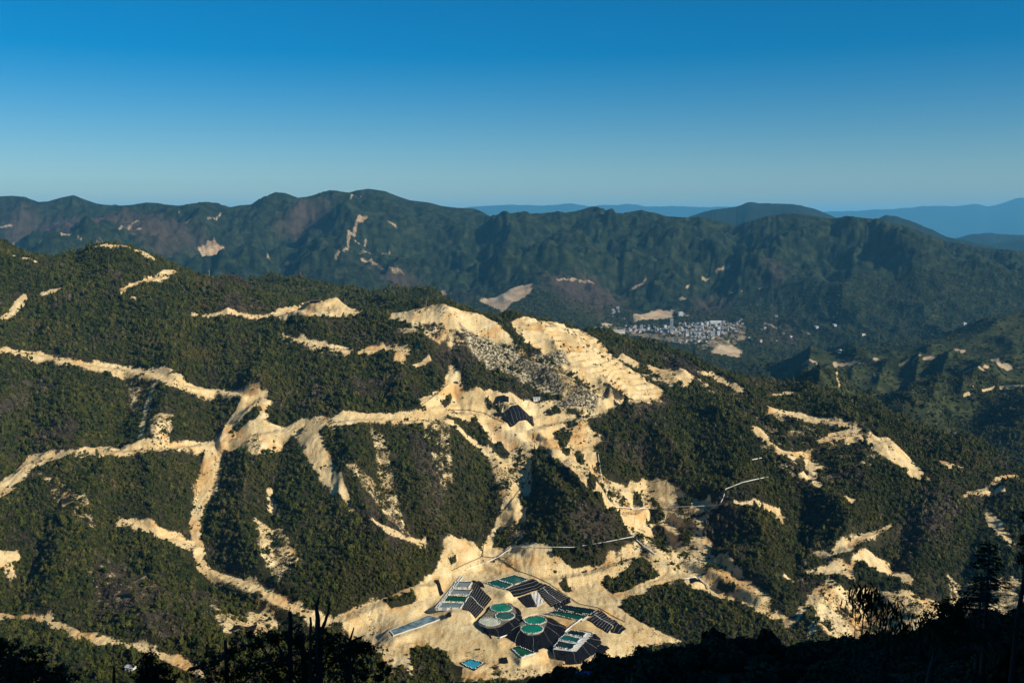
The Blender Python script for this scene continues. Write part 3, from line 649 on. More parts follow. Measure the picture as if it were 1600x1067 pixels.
M_DRY = foliage_mat('dry_brush', [(0.3, (0.022, 0.018, 0.010)), (0.5, (0.045, 0.036, 0.022)), (0.7, (0.085, 0.066, 0.045)), (0.95, (0.14, 0.115, 0.085))])
M_PALE = foliage_mat('pale_brush', [(0.3, (0.16, 0.13, 0.08)), (0.6, (0.33, 0.28, 0.19)), (0.9, (0.45, 0.40, 0.30))])
M_BARK = plain('bark', (0.07, 0.055, 0.04), 0.9, 0.3, 2.0)

def crown_mesh(name, seed, mat, n_leaf=150, squash=0.8, ragged=0.35, core=True, tall=False):
    """a rough crown of leaf clumps, radius 1, resting on z=0"""
    r = random.Random(seed); V = []; Fc = []
    lobes = [(Vector((0, 0, 0.55)), 0.62)]
    for k in range(5 if not tall else 7):
        a = r.uniform(0, 6.28); d = r.uniform(0.3, 0.58)
        if tall: h = 0.2 + 1.5 * k / 6; lobes.append((Vector((math.cos(a) * 0.18, math.sin(a) * 0.18, h)), 0.62 * (1 - h / 2.1) + 0.1))
        else: lobes.append((Vector((math.cos(a) * d, math.sin(a) * d, r.uniform(0.32, 0.8) * squash)), r.uniform(0.28, 0.48)))
    if core:
        for c, R in lobes:
            i0 = len(V); pts = []
            for z, n in ((-1, 1), (-0.35, 5), (0.45, 5), (1, 1)):
                rr = math.sqrt(max(0, 1 - z * z)); off = r.uniform(0, 6)
                for k in range(n):
                    q = r.uniform(0.62, 0.95); V.append(tuple(c + Vector((math.cos(off + 6.283 * k / n) * rr, math.sin(off + 6.283 * k / n) * rr, z)) * R * q))
            for k in range(5):
                k2 = (k + 1) % 5
                Fc += [(i0, i0 + 1 + k2, i0 + 1 + k), (i0 + 1 + k, i0 + 1 + k2, i0 + 6 + k2), (i0 + 1 + k, i0 + 6 + k2, i0 + 6 + k), (i0 + 6 + k, i0 + 6 + k2, i0 + 11)]
    for _ in range(n_leaf):
        c, R = r.choice(lobes)
        d = Vector((r.gauss(0, 1), r.gauss(0, 1), r.gauss(0.35, 1))).normalized()
        p = c + d * R * r.uniform(0.8, 1.0 + ragged); sz = r.uniform(0.09, 0.2)
        t = d.cross(Vector((r.gauss(0, 1), r.gauss(0, 1), r.gauss(0, 1)))).normalized(); b = d.cross(t)
        t = (t + d * r.uniform(-.6, .6)); b = (b + d * r.uniform(-.6, .6)); i = len(V)
        V += [tuple(p + t * sz), tuple(p - t * sz * .5 + b * sz), tuple(p - t * sz * .6 - b * sz * .9)]; Fc.append((i, i + 1, i + 2))
    me = bpy.data.meshes.new(name); me.from_pydata(V, [], Fc); me.materials.append(mat)
    me.update(); return me
def trunk_mesh(name):
    b = MB(); b.tube([(0, 0, -0.6), (0.03, 0.02, 0.15), (0.0, 0.05, 0.55)], [0.07, 0.05, 0.03], 6)
    b.tube([(0.02, 0.03, 0.2), (0.22, 0.1, 0.5)], [0.035, 0.015], 5); b.tube([(0.02, 0.03, 0.28), (-0.2, -0.1, 0.58)], [0.03, 0.012], 5)
    me = bpy.data.meshes.new(name); me.from_pydata(b.v, [], b.f); me.materials.append(M_BARK); me.update(); return me

def scatter(name, pos, scale, rot, src, label, category):
    """one object: many copies of src's mesh at the given points (geometry nodes)"""
    n = len(pos); me = bpy.data.meshes.new(name); me.vertices.add(n); me.vertices.foreach_set('co', np.asarray(pos, np.float32).ravel())
    a = me.attributes.new('size', 'FLOAT_VECTOR', 'POINT'); a.data.foreach_set('vector', np.asarray(scale, np.float32).ravel())
    a = me.attributes.new('turn', 'FLOAT_VECTOR', 'POINT'); a.data.foreach_set('vector', np.asarray(rot, np.float32).ravel())
    o = bpy.data.objects.new(name, me); COL.objects.link(o)
    g = bpy.data.node_groups.new(name + '_nodes', 'GeometryNodeTree')
    g.interface.new_socket('Geometry', in_out='INPUT', socket_type='NodeSocketGeometry'); g.interface.new_socket('Geometry', in_out='OUTPUT', socket_type='NodeSocketGeometry')
    N, L = g.nodes, g.links; gi = N.new('NodeGroupInput'); go = N.new('NodeGroupOutput')
    ip = N.new('GeometryNodeInstanceOnPoints'); ob = N.new('GeometryNodeObjectInfo'); ob.inputs['Object'].default_value = src
    if 'As Instance' in ob.inputs: ob.inputs['As Instance'].default_value = True
    def na(nm):
        x = N.new('GeometryNodeInputNamedAttribute'); x.data_type = 'FLOAT_VECTOR'; x.inputs['Name'].default_value = nm; return x.outputs[0]
    L.new(gi.outputs[0], ip.inputs['Points']); L.new(ob.outputs['Geometry'], ip.inputs['Instance'])
    L.new(na('size'), ip.inputs['Scale']); L.new(na('turn'), ip.inputs['Rotation']); L.new(ip.outputs[0], go.inputs[0])
    md = o.modifiers.new('scatter', 'NODES'); md.node_group = g
    return tag(o, label, category, kind='stuff')
# ------------------------------------------------------------------ level pads for the leaching ponds, then the terrain meshes
PADS = []
def level_pad(pts, z, soft=7.0):
    """level the ground inside an outline of world points"""
    P = np.array([(p[0], p[1]) for p in pts]); m = soft + 2
    y0, y1 = P[:, 1].min() - m, P[:, 1].max() + m; x0, x1 = P[:, 0].min() - m, P[:, 0].max() + m
    j0, j1 = np.searchsorted(Yg, [y0, y1]); i0, i1 = np.searchsorted(Sg, [min(x0 / y0, x0 / y1), max(x1 / y0, x1 / y1)])
    X = XX[j0:j1, i0:i1]; Y = YY[j0:j1, i0:i1]; d2 = np.full(X.shape, 1e12); ins = np.zeros(X.shape, bool)
    for k in range(len(P)):
        ax, ay = P[k]; bx, by = P[(k + 1) % len(P)]; ex, ey = bx - ax, by - ay
        t = np.clip(((X - ax) * ex + (Y - ay) * ey) / (ex * ex + ey * ey + 1e-9), 0, 1)
        d2 = np.minimum(d2, (X - ax - t * ex) ** 2 + (Y - ay - t * ey) ** 2)
        if abs(ey) > 1e-9: ins ^= ((ay > Y) != (by > Y)) & (X < ex * (Y - ay) / ey + ax)
    sd = np.sqrt(d2) * np.where(ins, 1, -1); w = sstep(-soft, 1.2, sd)
    ZZ[j0:j1, i0:i1] = ZZ[j0:j1, i0:i1] * (1 - w) + z * w
    PADS.append(P)
def on_plane(u, v, z):
    s, e = S_E(u, v); Y = z / e; return Vector((s * Y, Y, z))
def ground_at(u, v): return hit(u, v, 0, 1420)
def outline(pts, z): return [on_plane(u, v, z) for u, v in pts]
CELLS = [[(713,909),(736,910),(730.6,918),(710,917.5)], [(706,921),(735.5,922.5),(730.6,929),(703,927.7)],
         [(699,931),(729.5,932.8),(725,940),(693,939)], [(691,942.5),(722.5,943),(717.5,949.5),(685,949)]]
TEAL = [[(761,911),(777,906.5),(799,914),(788,919.5)], [(781.5,905.5),(803,899),(823.5,905.5),(802.5,913)]]
LONG = [[(873,953),(885,947),(931,953.5),(919.5,960)], [(858,959),(870,955.3),(915,962.5),(906,969)]]
SMALL = [[(801,1013.5),(810,1010.2),(834,1019.5),(814.5,1025.5)]]
FLAT_L = [[(614,984),(667.5,963),(686,966.5),(657,977.5),(619,990)]]
BLUE = [[(721,1036),(735,1030.5),(755,1036),(740,1045)]]
Z_CELL = ground_at(712, 929).z; Z_TEAL = ground_at(793, 908).z; Z_LONG = ground_at(893, 958).z
Z_SMALL = ground_at(816, 1018).z; Z_FLAT = ground_at(650, 977).z; Z_BLUE = ground_at(738, 1038).z
Z_R3 = ground_at(786, 976).z; Z_R2 = ground_at(838, 993).z; Z_FR = ground_at(900, 1010).z
UPPER = [(785,655),(832,652),(834.5,667),(815,670.5),(790,664)]
Z_UP = ground_at(812, 662).z
level_pad(outline([(706,902),(745,903),(732,958),(676,955)], Z_CELL), Z_CELL)
level_pad(outline([(752,911),(803,894),(832,905),(790,926)], Z_TEAL), Z_TEAL)
level_pad(outline([(850,959),(884,942),(945,952),(912,976)], Z_LONG), Z_LONG)
level_pad(outline([(605,986),(667,957),(694,966),(660,984),(618,997)], Z_FLAT), Z_FLAT)
level_pad(outline([(712,1036),(735,1026),(762,1036),(740,1050)], Z_BLUE), Z_BLUE, 4)
level_pad(outline([(748,975),(770,955),(815,955),(815,985),(780,1002)], Z_R3), Z_R3)
level_pad(outline([(781,990),(840,965),(888,980),(860,1010),(830,1020)], Z_R2), Z_R2)
level_pad(outline([(855,1012),(884,985),(944,995),(950,1015),(915,1034),(880,1034)], Z_FR), Z_FR)
Z_SMALL = Z_R2 - 1.5
level_pad(outline([(794,1015),(810,1008.5),(840,1020),(814,1031)], Z_SMALL), Z_SMALL, 3)
hill = tag(terrain_mesh('hillside', 0, NR1, M_HILL), 'mined hillside of scrub and bare sandy soil across the valley', kind='structure')
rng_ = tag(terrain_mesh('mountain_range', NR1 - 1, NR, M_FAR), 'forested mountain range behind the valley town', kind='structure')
# ------------------------------------------------------------------ scrub and trees on the hillside
def sample_ground(n, y0, y1, s0=-0.6, s1=0.6):
    q = RNG.random(n); Y = np.sqrt(y0 * y0 + q * (y1 * y1 - y0 * y0)); s = RNG.uniform(s0, s1, n); l = np.log(Y)
    j = np.clip(np.searchsorted(LN, l) - 1, 0, NR - 2); fi = (s - Sg[0]) / (Sg[1] - Sg[0]); i = np.clip(fi.astype(int), 0, NS - 2); a = fi - i; b = (l - LN[j]) / (LN[j + 1] - LN[j])
    def at(G): return (G[j, i] * (1 - a) + G[j, i + 1] * a) * (1 - b) + (G[j + 1, i] * (1 - a) + G[j + 1, i + 1] * a) * b
    return s * Y, Y, at
def flat_at(x, y): return np.exp(-(((x / y - px0) / 0.14) ** 2 + ((np.log(y) - math.log(765)) / 0.10) ** 2) ** 2)
x, y, at = sample_ground(640000, 548, 1745)
z = at(ZZ); bare = at(BARE); brown = at(BROWN); rock = at(ROCK)
pat = fbm(x, y, 16, 3, 0.65, 81)
# only where the ground can be seen: not below the foot of the frame, nor deep behind a crest
run = np.maximum.accumulate(ZZ / YY, axis=0)
vis = (z + 10) / y > (lambda j, i: run[j, i])(np.clip(np.searchsorted(Yg, y) - 1, 0, NR - 1), np.clip(((x / y - Sg[0]) / (Sg[1] - Sg[0])).astype(int), 0, NS - 1)) - 0.004
open_ = bare + .8 * pat + RNG.normal(0, 0.16, len(x))
gap = fbm(x, y, 22, 3, .6, 85)
tuft = vis & (open_ >= -0.18) & (fbm(x, y, 24, 4, .7, 86) + .3 * (bare < .5) > 0.36) & (RNG.random(len(x)) < .42) & (flat_at(x, y) < .4)
keep = vis & (((open_ < -0.18) & (rock + 1.2 * pat < 0.35) & (gap < .8)) | tuft)
keep &= ~((at(GRASS) > -.4) & (y > 1400) & (RNG.random(len(x)) < .85))
clump = 0.5 + 0.5 * fbm(x, y, 45, 2, 0.6, 87)
r = .75 + 1.05 * RNG.random(len(x)) ** 1.6 + np.where((RNG.random(len(x)) < .05 + .13 * (clump > .62)), RNG.uniform(.8, 2.2, len(x)), 0); r *= np.where(open_ > -0.5, 0.75, 1.0) * np.clip(1.0 + (y - 900) / 2200.0, 0.95, 1.35)
for P in PADS:                                        # nothing grows on the pads
    x0, y0 = P.min(0) - 4; x1, y1 = P.max(0) + 4
    keep &= ~((x > x0) & (x < x1) & (y > y0) & (y < y1))
dry = (0.38 * brown + 1.0 * fbm(x, y, 55, 4, 0.65, 83) + RNG.normal(0, 0.3, len(x)) + .5 * tuft + .25 * (rock > -.3)) > 0.36
r = np.where(tuft, r * .6, r)
pale = keep | (vis & (open_ < 0.5) & (rock > -0.3)); pale &= (rock > -0.3) & (RNG.random(len(x)) < 0.13)
u_px = 800 + x / y * F_PX * 1.0
score = np.where(keep & ~dry & (u_px > 30) & (u_px < 1570) & (z / y > S_E(800, 1040)[1]), r / y, 0)
near_idx = np.argsort(-score)[:300]
solo = np.zeros(len(x), bool); solo[near_idx] = True
src_pool = {}
protos = []
def solo_tree(k, mesh_c, label, group, name='scrub_tree'):
    o = empty(name, (x[k], y[k], z[k] - 0.2)); tag(o, label, 'tree', group)
    s_ = float(r[k]) * 1.12; o.scale = (s_, s_ * random.uniform(.85, 1.1), s_ * random.uniform(1.0, 1.4)); o.rotation_euler[2] = random.uniform(0, 6.28)
    c = bpy.data.objects.new('crown', mesh_c); COL.objects.link(c); c.parent = o
    t = bpy.data.objects.new('trunk', TRUNK); COL.objects.link(t); t.parent = o
    return c
TRUNK = trunk_mesh('trunk')
GREENS = [crown_mesh('crown_leaves_%s' % n, 20 + i, M_LEAF, nl, sq, rg, True, tl) for i, (n, nl, sq, rg, tl) in
          enumerate((('a', 150, .8, .3, False), ('b', 190, 1.0, .45, False), ('c', 130, .6, .25, False), ('d', 150, 1.0, .3, True)))]
DRYS = [crown_mesh('crown_twigs_%s' % n, 40 + i, M_DRY, 130, .8, .6, i == 0) for i, n in enumerate('ab')]
PALES = [crown_mesh('crown_straw', 50, M_PALE, 90, .5, .5, True)]
first = {}
for c_, k in enumerate(near_idx):
    q_ = x[k] / y[k]; mi = c_ % 4
    kind_ = ('round-crowned dark green scrub tree', 'ragged dark green scrub tree', 'low spreading dark green bush', 'pointed dark green young pine')[mi]
    where = ('at the far lower left, below the pale track' if q_ < -0.33 else 'below the pale track, above the foreground treetops' if q_ < -0.2 else
             'between the pale track and the left side of the ponds' if q_ < -0.08 else 'on the slope just below the lined ponds' if q_ < 0.05 else
             'at the foot of the slope right of the ponds' if q_ < 0.25 else 'at the lower right, just above the black foreground')
    lab = kind_ + ' ' + where; grp = lab.replace('scrub tree', 'scrub trees').replace('bush ', 'bushes ').replace('young pine ', 'young pines ')
    cr = solo_tree(k, GREENS[mi], lab, grp); first.setdefault(mi, cr)
def scat(name, sel, src, label, cat, zs=1.15, lo=-0.25):
    n = int(sel.sum()); rr = r[sel]
    S3 = np.stack([rr * RNG.uniform(.85, 1.2, n), rr * RNG.uniform(.85, 1.2, n), rr * RNG.uniform(.8, 1.45, n) * zs], 1)
    R3 = np.stack([RNG.normal(0, .08, n), RNG.normal(0, .08, n), RNG.uniform(0, 6.283, n)], 1)
    return scatter(name, np.stack([x[sel], y[sel], z[sel] + lo], 1), S3, R3, src, label, cat)
pick = RNG.random(len(x))
g = keep & ~dry & ~solo
scat('scrub_forest', g & (pick < .34), first[0], 'dense dark green scrub forest covering the mined hillside', 'forest')
scat('thicket', g & (pick >= .34) & (pick < .62), first[1], 'ragged dark green thicket between the sandy tracks of the hillside', 'thicket')
scat('low_scrub', g & (pick >= .62) & (pick < .94), first[2], 'low dark green scrub filling the gaps of the hillside forest', 'scrub')
scat('young_pine_growth', g & (pick >= .94), first[3], 'scattered pointed young pines standing out of the hillside scrub', 'pines', 1.2)
# the dry kinds: one real shrub each to copy from
def lone(name, mesh, cand, label, cat):
    k = np.nonzero(cand)[0]; k = k[np.argmax((r / y)[k] * (np.abs(x / y)[k] < .45) * (z / y > S_E(800, 1030)[1])[k])]
    o = empty(name, (x[k], y[k], z[k])); tag(o, label, cat); o.scale = (r[k],) * 3
    c = bpy.data.objects.new('crown', mesh); COL.objects.link(c); c.parent = o
    t = bpy.data.objects.new('stem', TRUNK); COL.objects.link(t); t.parent = o; return c
d_ = keep & dry
l1 = lone('dry_shrub', DRYS[0], d_, 'grey-brown leafless shrub nearest the viewer on the lower hillside', 'shrub')
scat('dry_brush', d_ & (pick < .6), l1, 'grey-brown dry brush patches among the green hillside scrub', 'brush', 1.0)
l2 = lone('bare_shrub', DRYS[1], d_ & (pick >= .6), 'thin twiggy brown shrub low on the hillside scrub edge', 'shrub')
scat('bare_brush', d_ & (pick >= .6), l2, 'thin twiggy brown brush mixed through the hillside scrub', 'brush', 1.0)
l3 = lone('straw_shrub', PALES[0], pale, 'pale straw-coloured shrub lowest on the rocky flank', 'shrub')
r[pale] *= .7
scat('straw_brush', pale, l3, 'pale grey straw-coloured brush on the steep rocky flank below the dome', 'brush', .8)
# woods of the side valley and the valley floor
nx, ny, at = sample_ground(60000, 1700, 3300, -0.35, 0.6)
nz_ = at(ZZ); nb = at(BARE) + 0.5 * fbm(nx, ny, 60, 3, .6, 88); thin_ = (at(GRASS) > -.5) & (RNG.random(len(nx)) < .7)
j = np.clip(np.searchsorted(Yg, ny) - 1, 0, NR - 1); i = np.clip(((nx / ny - Sg[0]) / (Sg[1] - Sg[0])).astype(int), 0, NS - 1)
ok = (nb < -0.25) & ~thin_ & ((nz_ + 12) / ny > run[j, i] - 0.003) & (nz_ > -400)
x, y, z = nx[ok], ny[ok], nz_[ok]; r = RNG.uniform(2.2, 4.8, len(x)) ; pick = RNG.random(len(x))
scat('valley_woods', pick < .5, first[0], 'dark woods on the ribbed green hill and valley floor beyond the mine', 'woods', .9, -1.5)
scat('valley_thicket', pick >= .5, first[1], 'lower dark thicket between the woods of the far valley', 'thicket', .8, -1.5)
# ------------------------------------------------------------------ ridges beyond the range
def ridge(name, label, pts, Y, depth, drop, mat, rough=10.0, wl=260.0):
    """a hill chain: crest traced by (u, v) image pixels at distance Y, slopes falling to both sides"""
    us = np.array([p[0] for p in pts], float); e = np.array([S_E(u, v)[1] for u, v in pts]); s = np.array([S_E(u, v)[0] for u, v in pts])
    n = 420; m = 46
    sx = np.linspace(s[0], s[-1], n); ez = np.interp(sx, s, e)
    kk = np.ones(3) / 3; ez[1:-1] = np.convolve(ez, kk, 'valid'); ez = ez + 0.0005 * fbm(sx * 900, sx * 0 + Y, 9.0, 3, .6, 12)
    t = np.linspace(-1, 0.6, m)[:, None]; Yr = Y + t * depth
    X = sx[None, :] * Yr; z0 = ez[None, :] * Y
    z = z0 - np.abs(t) ** 1.15 * drop
    z = z + (np.clip(np.abs(t) * 2.2, 0, 1) * rough * 5 + rough * 0.18) * (ridged(X, Yr * 0.45, wl * 2.6, 5, 0.55, 7) - 0.7)
    o = np_mesh(name, np.stack([X.ravel(), (Yr + 0 * X).ravel(), z.ravel()], 1), grid_faces(m, n), mat, smooth=True)
    return tag(o, label, kind='structure')
M_DIST = plain('distant_forest', (0.010, 0.014, 0.008), 0.95, 0.6, 0.012, spec=0.03)
ridge('distant_hill', 'round wooded hill showing behind the main range', [(1020,372),(1075,340),(1100,331),(1130,325),(1150,324),(1168,316),(1200,318),(1222,318),(1250,320),(1280,328),(1300,337),(1330,350),(1380,368)], 7600, 2600, 750, M_DIST, 12)
ridge('distant_hill', 'pointed dark hill behind the right shoulder of the range', [(1335,362),(1362,346),(1384,336),(1400,338),(1430,348),(1455,358),(1480,370),(1510,376),(1560,388),(1640,400),(1760,408)], 6400, 1800, 600, M_DIST, 10)
ridge('distant_hill', 'low wooded ridge at the far right edge behind the range', [(1440,392),(1490,372),(1520,366),(1545,364),(1570,366),(1600,368),(1680,360),(1780,370)], 9500, 2600, 700, M_DIST, 12)
ridge('distant_hill', 'lower wooded ridge in front of the hazy right-hand hills', [(1460,385),(1520,378),(1560,380),(1600,374),(1680,372),(1780,382)], 8000, 1800, 600, M_DIST, 10)
ridge('far_mountains', 'pale blue mountains on the horizon', [(-200,330),(0,335),(400,332),(680,330),(740,322),(800,320),(850,321),(893,317),(922,323),(945,320),(962,321),(981,318),(1010,323),(1060,322),(1100,324),(1160,322),(1230,330),(1290,330),(1340,329),(1400,326),(1440,322),(1470,321),(1500,322),(1527,318),(1545,323),(1570,316),(1592,308),(1640,312),(1700,300),(1800,310)], 26000, 7000, 3200, M_DIST, 40, 900)
_g = MB(); R_ = 60000.0
_g.poly([(-R_, 5200, -560), (R_, 5200, -560), (R_, 2 * R_, -560), (-R_, 2 * R_, -560)])
# (lowland plain out to the horizon)
tag(_g.build('lowland_ground', M_DIST), 'dark lowland reaching to the horizon', kind='structure')

# the air: one even box of haze round everything
hz = MB(); hz.box((0, 28000, -85), (90000, 66000, 1210))
m, N, L, B = node_mat('haze_air'); N.remove(B)
pv = N.new('ShaderNodeVolumePrincipled'); pv.inputs['Color'].default_value = (0.16, 0.60, 1.0, 1)
pv.inputs['Density'].default_value = 0.000038; pv.inputs['Anisotropy'].default_value = 0.0
L.new(pv.outputs[0], N['Material Output'].inputs['Volume'])
haze = tag(hz.build('haze', m), 'thin blue air over the whole valley', kind='stuff')
# ------------------------------------------------------------------ leaching ponds and their black liners
def liner_material():
    m, N, L, B = node_mat('black_liner'); geo = N.new('ShaderNodeNewGeometry')
    n1 = noise_node(N, L, geo.outputs['Position'], 0.5, 5, 0.7)
    n2 = N.new('ShaderNodeTexNoise'); mp = N.new('ShaderNodeMapping'); mp.inputs['Scale'].default_value = (1.6, 0.18, 0.5)
    L.new(geo.outputs['Position'], mp.inputs[0]); L.new(mp.outputs[0], n2.inputs['Vector']); n2.inputs['Scale'].default_value = 1.0; n2.inputs['Detail'].default_value = 4
    r = ramp(N, [(0.4, (0.003, 0.003, 0.004)), (0.62, (0.007, 0.007, 0.009)), (0.82, (0.035, 0.032, 0.03))]); L.new(n1.outputs[0], r.inputs[0]); L.new(r.outputs[0], B.inputs['Base Color'])
    B.inputs['Roughness'].default_value = 0.5; B.inputs['Specular IOR Level'].default_value = 0.12
    b = N.new('ShaderNodeBump'); b.inputs['Strength'].default_value = 1.0; b.inputs['Distance'].default_value = 2.0
    L.new(math_node(N, L, 'ADD', n2.outputs[0], n1.outputs[0]), b.inputs['Height']); L.new(b.outputs[0], B.inputs['Normal']); return m
M_LINER = liner_material()
def water_material(name, col, rough=0.08):
    m, N, L, B = node_mat(name); geo = N.new('ShaderNodeNewGeometry')
    n = noise_node(N, L, geo.outputs['Position'], 0.15, 4, 0.6)
    r = ramp(N, [(0.3, tuple(c * .7 for c in col)), (0.7, tuple(c * 1.25 for c in col))]); L.new(n.outputs[0], r.inputs[0]); L.new(r.outputs[0], B.inputs['Base Color'])
    B.inputs['Roughness'].default_value = rough; B.inputs['Specular IOR Level'].default_value = 0.07
    w = noise_node(N, L, geo.outputs['Position'], 2.0, 3, 0.5); b = N.new('ShaderNodeBump'); b.inputs['Strength'].default_value = 0.06
    L.new(w.outputs[0], b.inputs['Height']); L.new(b.outputs[0], B.inputs['Normal']); return m
W_TEAL = water_material('teal_water', (0.002, 0.15, 0.10)); W_GREEN = water_material('green_water', (0.003, 0.065, 0.034))
W_DARK = water_material('dark_green_water', (0.002, 0.018, 0.016)); W_GREY = water_material('grey_water', (0.13, 0.18, 0.19), 0.3)
W_MILK = water_material('milky_water', (0.42, 0.43, 0.33), 0.5); W_BLUE = water_material('blue_water', (0.02, 0.22, 0.30), .2); W_DEEP = water_material('deep_teal_water', (0.003, 0.075, 0.07))
W_SLICK = plain('mottled_pond_film', (0.10, 0.17, 0.19), 0.35, 0.8, 0.22)
M_RIM = plain('sandy_rim', (0.33, 0.29, 0.21), 0.9, 0.2, 0.8); M_WHITE = plain('white_plastic', (0.62, 0.62, 0.58), 0.6, 0.12, 1.0)
M_CONC = plain('pale_concrete', (0.42, 0.41, 0.37), 0.9, 0.15, 0.6, bump=.2); M_ROPE = plain('grey_rope', (0.25, 0.24, 0.22), 0.9, 0.2, 1.0)
M_DUST = plain('dusty_liner_top', (0.13, 0.115, 0.085), 0.9, 0.5, 0.4, bump=.3); M_SAND = plain('packed_sand', (0.50, 0.38, 0.22), 0.95, 0.15, 0.3, bump=.3)
def ring(pts, k, dz=0.0):
    c = sum(pts, Vector()) / len(pts); return [Vector((c.x + (p.x - c.x) * k, c.y + (p.y - c.y) * k, p.z + dz)) for p in pts]
def band(mb, A_, B_, m=0):
    n = len(A_)
    for i in range(n): mb.poly([A_[i], A_[(i + 1) % n], B_[(i + 1) % n], B_[i]], m)
def ccw(pts):
    a = sum(pts[i].x * pts[(i + 1) % len(pts)].y - pts[(i + 1) % len(pts)].x * pts[i].y for i in range(len(pts)))
    return pts if a > 0 else pts[::-1]
def resample(pts, n):
    out = []; m = len(pts); per = [(pts[(i + 1) % m] - pts[i]).length for i in range(m)]
    for i in range(m):
        k = max(1, round(n * per[i] / sum(per)))
        for q in range(k): out.append(pts[i].lerp(pts[(i + 1) % m], q / k))
    return out
def basin(parent, base, z, water, bags=True, rim_mat=None, wlabel=None, h=0.9, k_in=0.93, grow=1.14):
    """a pond: sandy rim, black inner lining, water sheet, white sandbags along the rim"""
    base = ring(ccw([Vector((p.x, p.y, z)) for p in base]), grow)
    P = []; rr = random.Random(int(base[0].x * 7 + base[0].y))
    base = resample(base, 28)
    P = [Vector((p.x + rr.uniform(-.3, .3), p.y + rr.uniform(-.6, .6), z)) for p in base]
    mb = MB(); outer = ring(P, 1.05, -1.6); top = ring(P, 1.0, h); inn = ring(P, 0.95, h)
    band(mb, outer, top); band(mb, top, inn); mb.build('rim', rim_mat or M_RIM, parent)
    mb = MB(); band(mb, ring(P, 0.952, h + .02), ring(P, k_in, 0.12)); mb.build('lining', M_LINER, parent)
    mb = MB(); mb.poly(ring(P, k_in + .012, 0.30)); o = mb.build('water', water, parent)
    if wlabel: o['label'] = wlabel
    if bags:
        mb = MB(); q = resample(ring(P, 0.975, h), int(sum((P[i] - P[i - 1]).length for i in range(len(P))) / 1.9))
        for p in q:
            if rr.random() < .8: mb.box((p.x, p.y, p.z + .16), (.75, .5, .34), rr.uniform(0, 3))
        mb.build('sandbags', M_WHITE, parent)['kind'] = 'stuff'
def drape(parent, q, nu, nv, mat, name, lift=0.35, ropes=0, cross=0, wr=0.3):
    rz_ = random.Random(int(q[0][0] * 13 + q[0][1]))
    """a sheet hung over the ground between four corner pixels of the image (tl, tr, br, bl)"""
    c = [ground_at(*p) for p in q]; mb = MB(); G = []
    for j in range(nv + 1):
        row = []
        for i in range(nu + 1):
            a, b = i / nu, j / nv; p = (c[0].lerp(c[1], a)).lerp(c[3].lerp(c[2], a), b)
            row.append(Vector((p.x, p.y, ground_z(p.x, p.y) + lift + wr * math.sin(i * 2.4 + j * 1.7) + rz_.uniform(0, .45))))
        G.append(row)
    for j in range(nv):
        for i in range(nu): mb.poly([G[j + 1][i], G[j + 1][i + 1], G[j][i + 1], G[j][i]])
    edge = G[0] + [r_[-1] for r_ in G[1:]] + G[-1][-2::-1] + [r_[0] for r_ in G[-2:0:-1]]
    band(mb, [p - Vector((0, 0, 1.2)) for p in edge], edge)
    mb.build(name, mat, parent)
    if ropes:
        mb = MB()
        for k in range(ropes):
            a = (k + .5) / ropes; pts = []
            for j in range(nv + 1):
                b = j / nv; p = (c[0].lerp(c[1], a)).lerp(c[3].lerp(c[2], a), b); pts.append((p.x, p.y, ground_z(p.x, p.y) + lift + .62))
            mb.tube(pts, 0.085, 4)
        mb.build('ropes', M_ROPE, parent)['kind'] = 'stuff'
    for k in range(cross):
        mb = MB(); b = (k + .5) / cross if cross > 1 else .5; pts = []
        for i in range(nu + 1):
            a = i / nu; p = (c[0].lerp(c[1], a)).lerp(c[3].lerp(c[2], a), b); pts.append((p.x, p.y, ground_z(p.x, p.y) + lift + .4))
        mb.tube(pts, 0.3, 5); mb.build('white_pipe', M_WHITE, parent)
def mound(parent, top, bot, z0, h, n=44, top_mat=None, wr=1.0):
    """lined embankment between a base outline and a top outline"""
    T = [on_plane(u, v, z0 + h) for u, v in top]; Bq = [on_plane(u, v, z0 - .8) for u, v in bot]
    def by_angle(P):
        c = sum(P, Vector()) / len(P); R = resample(P, 160); ang = [math.atan2(p.y - c.y, p.x - c.x) for p in R]; out = []
        for k in range(n):
            t = -math.pi + 2 * math.pi * (k + .5) / n; out.append(R[min(range(len(R)), key=lambda i: abs((ang[i] - t + math.pi) % (2 * math.pi) - math.pi))])
        return out
    T, Bq = by_angle(T), by_angle(Bq); rr = random.Random(3)
    M1 = [T[i].lerp(Bq[i], .36) + Vector((rr.uniform(-wr, wr), rr.uniform(-wr, wr), rr.uniform(-.5, .7))) for i in range(n)]
    M2 = [T[i].lerp(Bq[i], .7) + Vector((rr.uniform(-wr, wr), rr.uniform(-wr, wr), rr.uniform(-.5, .6))) for i in range(n)]
    mb = MB(); band(mb, Bq, M2); band(mb, M2, M1); band(mb, M1, T); mb.build('liner', M_LINER, parent)
    mb = MB(); mb.poly(T); mb.build('top', top_mat or M_RIM, parent)
    mb = MB()
    for i in range(0, n, 5): mb.tube([T[i] + Vector((0, 0, .2)), M1[i] + Vector((0, 0, .2)), M2[i] + Vector((0, 0, .2)), Bq[i] + Vector((0, 0, .7))], 0.09, 4)
    mb.build('ropes', M_ROPE, parent)['kind'] = 'stuff'
    return T, Bq
def ell(cu, cv, ru, rv, n=24, rot=0.0): return [(cu + math.cos(2*math.pi*k/n)*ru + rot*math.sin(2*math.pi*k/n)*ru, cv + math.sin(2*math.pi*k/n)*rv) for k in range(n)]

